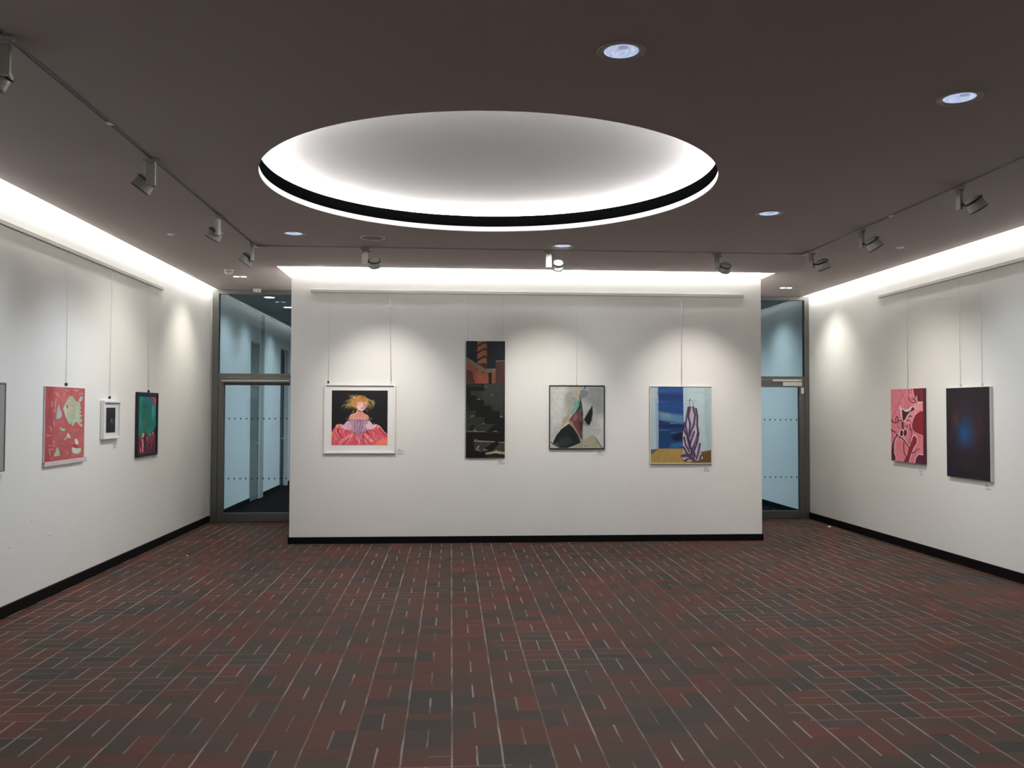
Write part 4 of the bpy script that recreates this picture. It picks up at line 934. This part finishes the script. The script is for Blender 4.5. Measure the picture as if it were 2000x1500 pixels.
a.line([(560, 395), (480, 430), (400, 510), (350, 600)], 16, WT_, 10, soft=6); a.poly([(500, 400), (560, 400), (470, 560), (440, 700), (370, 650), (360, 580), (420, 480)], PK, soft=8)
a.poly([(636, 430), (580, 430), (520, 480), (480, 560), (462, 650), (470, 710), (520, 760), (600, 790), (650, 810)], (120, 34, 44), soft=4); a.line([(578, 432), (512, 480), (474, 560), (456, 650), (464, 710)], 9, WT_, soft=4)
a.poly([(580, 430), (640, 430), (652, 808), (600, 790)], (132, 26, 38), soft=10, al=.8)
a.line([(125, 570), (160, 610), (210, 620), (260, 580), (310, 578)], 16, BK, 10, soft=4); a.line([(200, 600), (200, 540), (220, 515), (238, 550), (235, 590)], 11, BK, soft=4); a.line([(130, 725), (170, 755), (215, 768)], 18, BK, 12, soft=4)
a.line([(405, 530), (430, 500), (455, 520)], 13, BK, soft=4); a.line([(370, 575), (400, 566), (425, 585)], 14, BK, soft=4); a.line([(240, 620), (235, 680), (280, 700)], 7, (90, 40, 50), soft=4)
a.poly([(290, 600), (330, 600), (330, 720), (300, 700)], (70, 56, 60), soft=20); a.line([(350, 660), (385, 680), (390, 640)], 10, BK, soft=5); a.line([(420, 640), (430, 700), (450, 720)], 12, (70, 30, 40), soft=5); a.line([(455, 590), (440, 650), (470, 760)], 8, (80, 30, 40), soft=5)
a.blob(355, 775, 42, 62, WT_, .2); a.blob(357, 775, 30, 54, (110, 32, 46), .15); a.blob(296, 775, 30, 56, WT_, .2); a.blob(297, 778, 22, 48, (44, 24, 30), .15)
a.line([(200, 830), (250, 790), (275, 770)], 18, WT_, 12, soft=6); a.line([(230, 800), (190, 870), (160, 960), (150, 1050)], 20, BK, 14, soft=5)
a.poly([(190, 900), (180, 1010), (185, 1090), (215, 1150), (210, 1212), (144, 1208), (140, 1050), (165, 960)], MD, soft=5); a.poly([(205, 850), (260, 830), (330, 850), (360, 1000), (370, 1160), (350, 1228), (215, 1215), (205, 1150), (180, 1080), (185, 940)], (196, 116, 124), soft=6)
a.line([(215, 850), (185, 960), (190, 1080), (218, 1150), (212, 1212)], 9, WT_, soft=4); a.line([(260, 838), (310, 855), (350, 900), (400, 970), (430, 1010)], 17, BK, 9, soft=4); a.line([(340, 920), (335, 1000), (350, 1100), (400, 1180), (440, 1185)], 13, BK, 11, soft=4)
a.line([(290, 830), (350, 870), (400, 940), (470, 980)], 9, WT_, 12, soft=4)
for k in range(10): a.line([(240+k*12, 900+k*4), (225+k*14, 1000+k*14)], 3, (150, 80, 90), soft=3, al=.7)
a.poly([(440, 980), (470, 900), (485, 840), (510, 820), (545, 860), (545, 930), (500, 1000), (470, 1070), (440, 1160), (420, 1240), (340, 1228), (400, 1120), (420, 1010)], (118, 32, 48), soft=4)
a.line([(450, 930), (465, 860), (490, 808), (520, 802), (550, 850), (552, 930), (510, 1010), (472, 1090), (430, 1240)], 9, WT_, soft=4); a.line([(430, 700), (462, 780), (450, 860), (400, 960)], 8, (86, 34, 46), soft=4); a.line([(440, 945), (470, 900)], 16, (90, 96, 90), 8, soft=8)
a.line([(475, 1085), (510, 1085), (550, 1040), (605, 1018)], 16, BK, 6, soft=4); a.line([(575, 828), (600, 832)], 8, (80, 30, 40), soft=3)
a.poly([(520, 1250), (535, 1170), (580, 1115), (662, 1125), (664, 1265)], (82, 30, 46), soft=4); a.line([(520, 1250), (533, 1168), (578, 1110), (662, 1118)], 12, WT_, soft=4)
a.tex(.03, (30,))
a.build('canvas', (-W_/2, -.0455, H_), (W_/2, -.0455, H_), (-W_/2, -.0455, 0), None, pic, 1.35, .5)

pic = empty('unframed_canvas', (XR, 9.202, .965), RR); tag(pic, 'tall dark canvas with a soft blue glow on the right wall', 'picture', gRW)
W_, H_ = .812, .998
BX('stretcher', (-W_/2, W_/2, -.035, -.002, 0, H_), CANV, pic, .002)
a = Art([(78, 82), (670, 68), (684, 1340), (104, 1258)], 120, 180, (21, 22, 28), 14)
a.blob(370, 680, 330, 560, (46, 22, 26), 2, .9); a.blob(370, 640, 200, 350, (44, 36, 52), 2, .75); a.blob(215, 500, 50, 130, (90, 44, 34), 2, .55); a.blob(540, 600, 60, 130, (62, 26, 28), 2, .6)
a.blob(345, 680, 110, 200, (24, 58, 96), 2, 1.0); a.blob(330, 720, 66, 120, (20, 70, 118), 2, .8); a.blob(170, 1180, 110, 80, (12, 26, 44), 2, .7); a.blob(330, 1100, 160, 60, (48, 28, 32), 2, .6)
a.tex(.08, (20, 60))
a.build('canvas', (-W_/2+.004, -.0355, H_-.002), (W_/2-.004, -.0355, H_-.002), (-W_/2+.004, -.0355, .002), None, pic, 1.25, .55)

# ------------------------------------------------------------------ wall labels
def card(loc, rz, w_, h_, lines, label):
    r = empty('wall_label', loc, rz)
    BX('card', (-w_/2, w_/2, -.003, 0, -h_/2, h_/2), CARD, r)
    ls = []
    for k, (a0, a1, zf) in enumerate(lines):
        ls.append((-w_/2+w_*a0, -w_/2+w_*a1, -.0036, -.003, h_*(.5-zf)-.002, h_*(.5-zf)+.002))
    BX('text_lines', ls, INK, r)
    return tag(r, label, 'label', 'wall labels beside the pictures')
LN = [(.08, .45, .16), (.08, .8, .34), (.08, .6, .52), (.08, .9, .84)]
card((-.650, YC, 1.166), 0, .105, .07, LN, 'small white label at the lower right of the framed portrait')
card((.638, YC, 1.030), 0, .095, .055, LN, 'small white label under the tall staircase picture')
card((1.926, YC, 1.146), 0, .10, .062, LN, 'small white label under the grey abstract painting')
card((3.332, YC, .935), 0, .095, .06, LN, 'small white label under the painting of the striped robe')
card((XL, 9.03, 1.205), LR, .09, .05, LN, 'small white label right of the red fish painting')
card((XL, 9.79, 1.306), LR, .10, .06, LN, 'small white label under the small white frame')
card((XL, 11.15, 1.120), LR, .08, .045, LN, 'small white label at the lower corner of the teal painting')
card((XR, 10.21, .965), RR, .09, .08, LN, 'small white label under the pink and maroon canvas')
card((XR, 8.90, .905), RR, .10, .06, LN, 'small white label under the tall dark canvas')

# ------------------------------------------------------------------ filled screw holes and crumbs
def plug(loc, ax, label, s=1.):
    bm = bmesh.new(); bmesh.ops.create_icosphere(bm, subdivisions=2, radius=.011*s)
    for v in bm.verts:
        f = 1+.25*math.sin(v.co.x*400+loc[2]*9)+.2*math.cos(v.co.z*300+loc[1]*7); v.co *= f
        if ax == 'y': v.co.y *= .6
        else: v.co.x *= .6
    o = new('wall_filler', bm, PLUG, None, True, loc); tag(o, label, 'filler blob', 'blobs of filler on the '+('partition' if ax == 'y' else 'left wall' if loc[0] < 0 else 'right wall')); return o
for (y, z, t) in ((12.24, 1.052, 'white filler blob right of the teal painting, near the left door'), (12.741, .56, 'filler blob low on the left wall, closest to the door'), (11.80, .58, 'faint filler blob low on the left wall, second from the door'),
                  (11.297, .552, 'filler blob low on the left wall, third from the door'), (10.184, .541, 'filler blob low on the left wall, below and between teal painting and small frame'), (8.856, .582, 'filler blob low on the left wall below the right edge of the fish painting'),
                  (7.93, .725, 'filler blob on the left wall below and left of the fish painting'), (8.257, .563, 'filler blob low on the left wall under the fish painting'), (7.563, .56, 'filler blob low at the left edge of the photo')):
    plug((XL, y, z), 'x', t, 1.15 if z > .9 else .9)
for (x, z, t) in ((-1.819, 3.305, 'filler blob above the left end of the central hanging rail'), (-1.66, 3.032, 'filler blob just below the left end of the central rail'), (-1.623, .13, 'filler blob above the skirting at the left of the partition'),
                  (-.916, .125, 'filler blob above the skirting below the portrait'), (-.709, .137, 'tiny filler blob above the skirting, right of the one below the portrait'), (-.359, .265, 'filler blob low on the partition between portrait and staircase picture'), (-.999, .925, 'dark speck of filler below the framed portrait')):
    plug((x, YC, z), 'y', t, .85)
for (y, z, t) in ((11.709, 3.239, 'filler blob left of the right hanging rail'), (12.513, .593, 'filler blob low on the right wall near the door'), (11.034, .57, 'filler blob low on the right wall under the pink canvas')):
    plug((XR, y, z), 'x', t, .9)
for (x, y, s, t) in ((5.478, 12.43, 1.5, 'crumpled white paper scrap on the floor by the right skirting'), (-3.05, 10.42, .7, 'tiny white crumb on the floor by the left wall')):
    bm = bmesh.new(); bmesh.ops.create_icosphere(bm, subdivisions=2, radius=.016*s)
    for v in bm.verts: v.co *= 1+.3*math.sin(v.co.x*310+v.co.y*200); v.co.z = v.co.z*.6
    zmin = min(v.co.z for v in bm.verts)
    for v in bm.verts: v.co.z -= zmin
    tag(new('paper_scrap', bm, PLUG, None, False, (x, y, 0)), t, 'scrap')
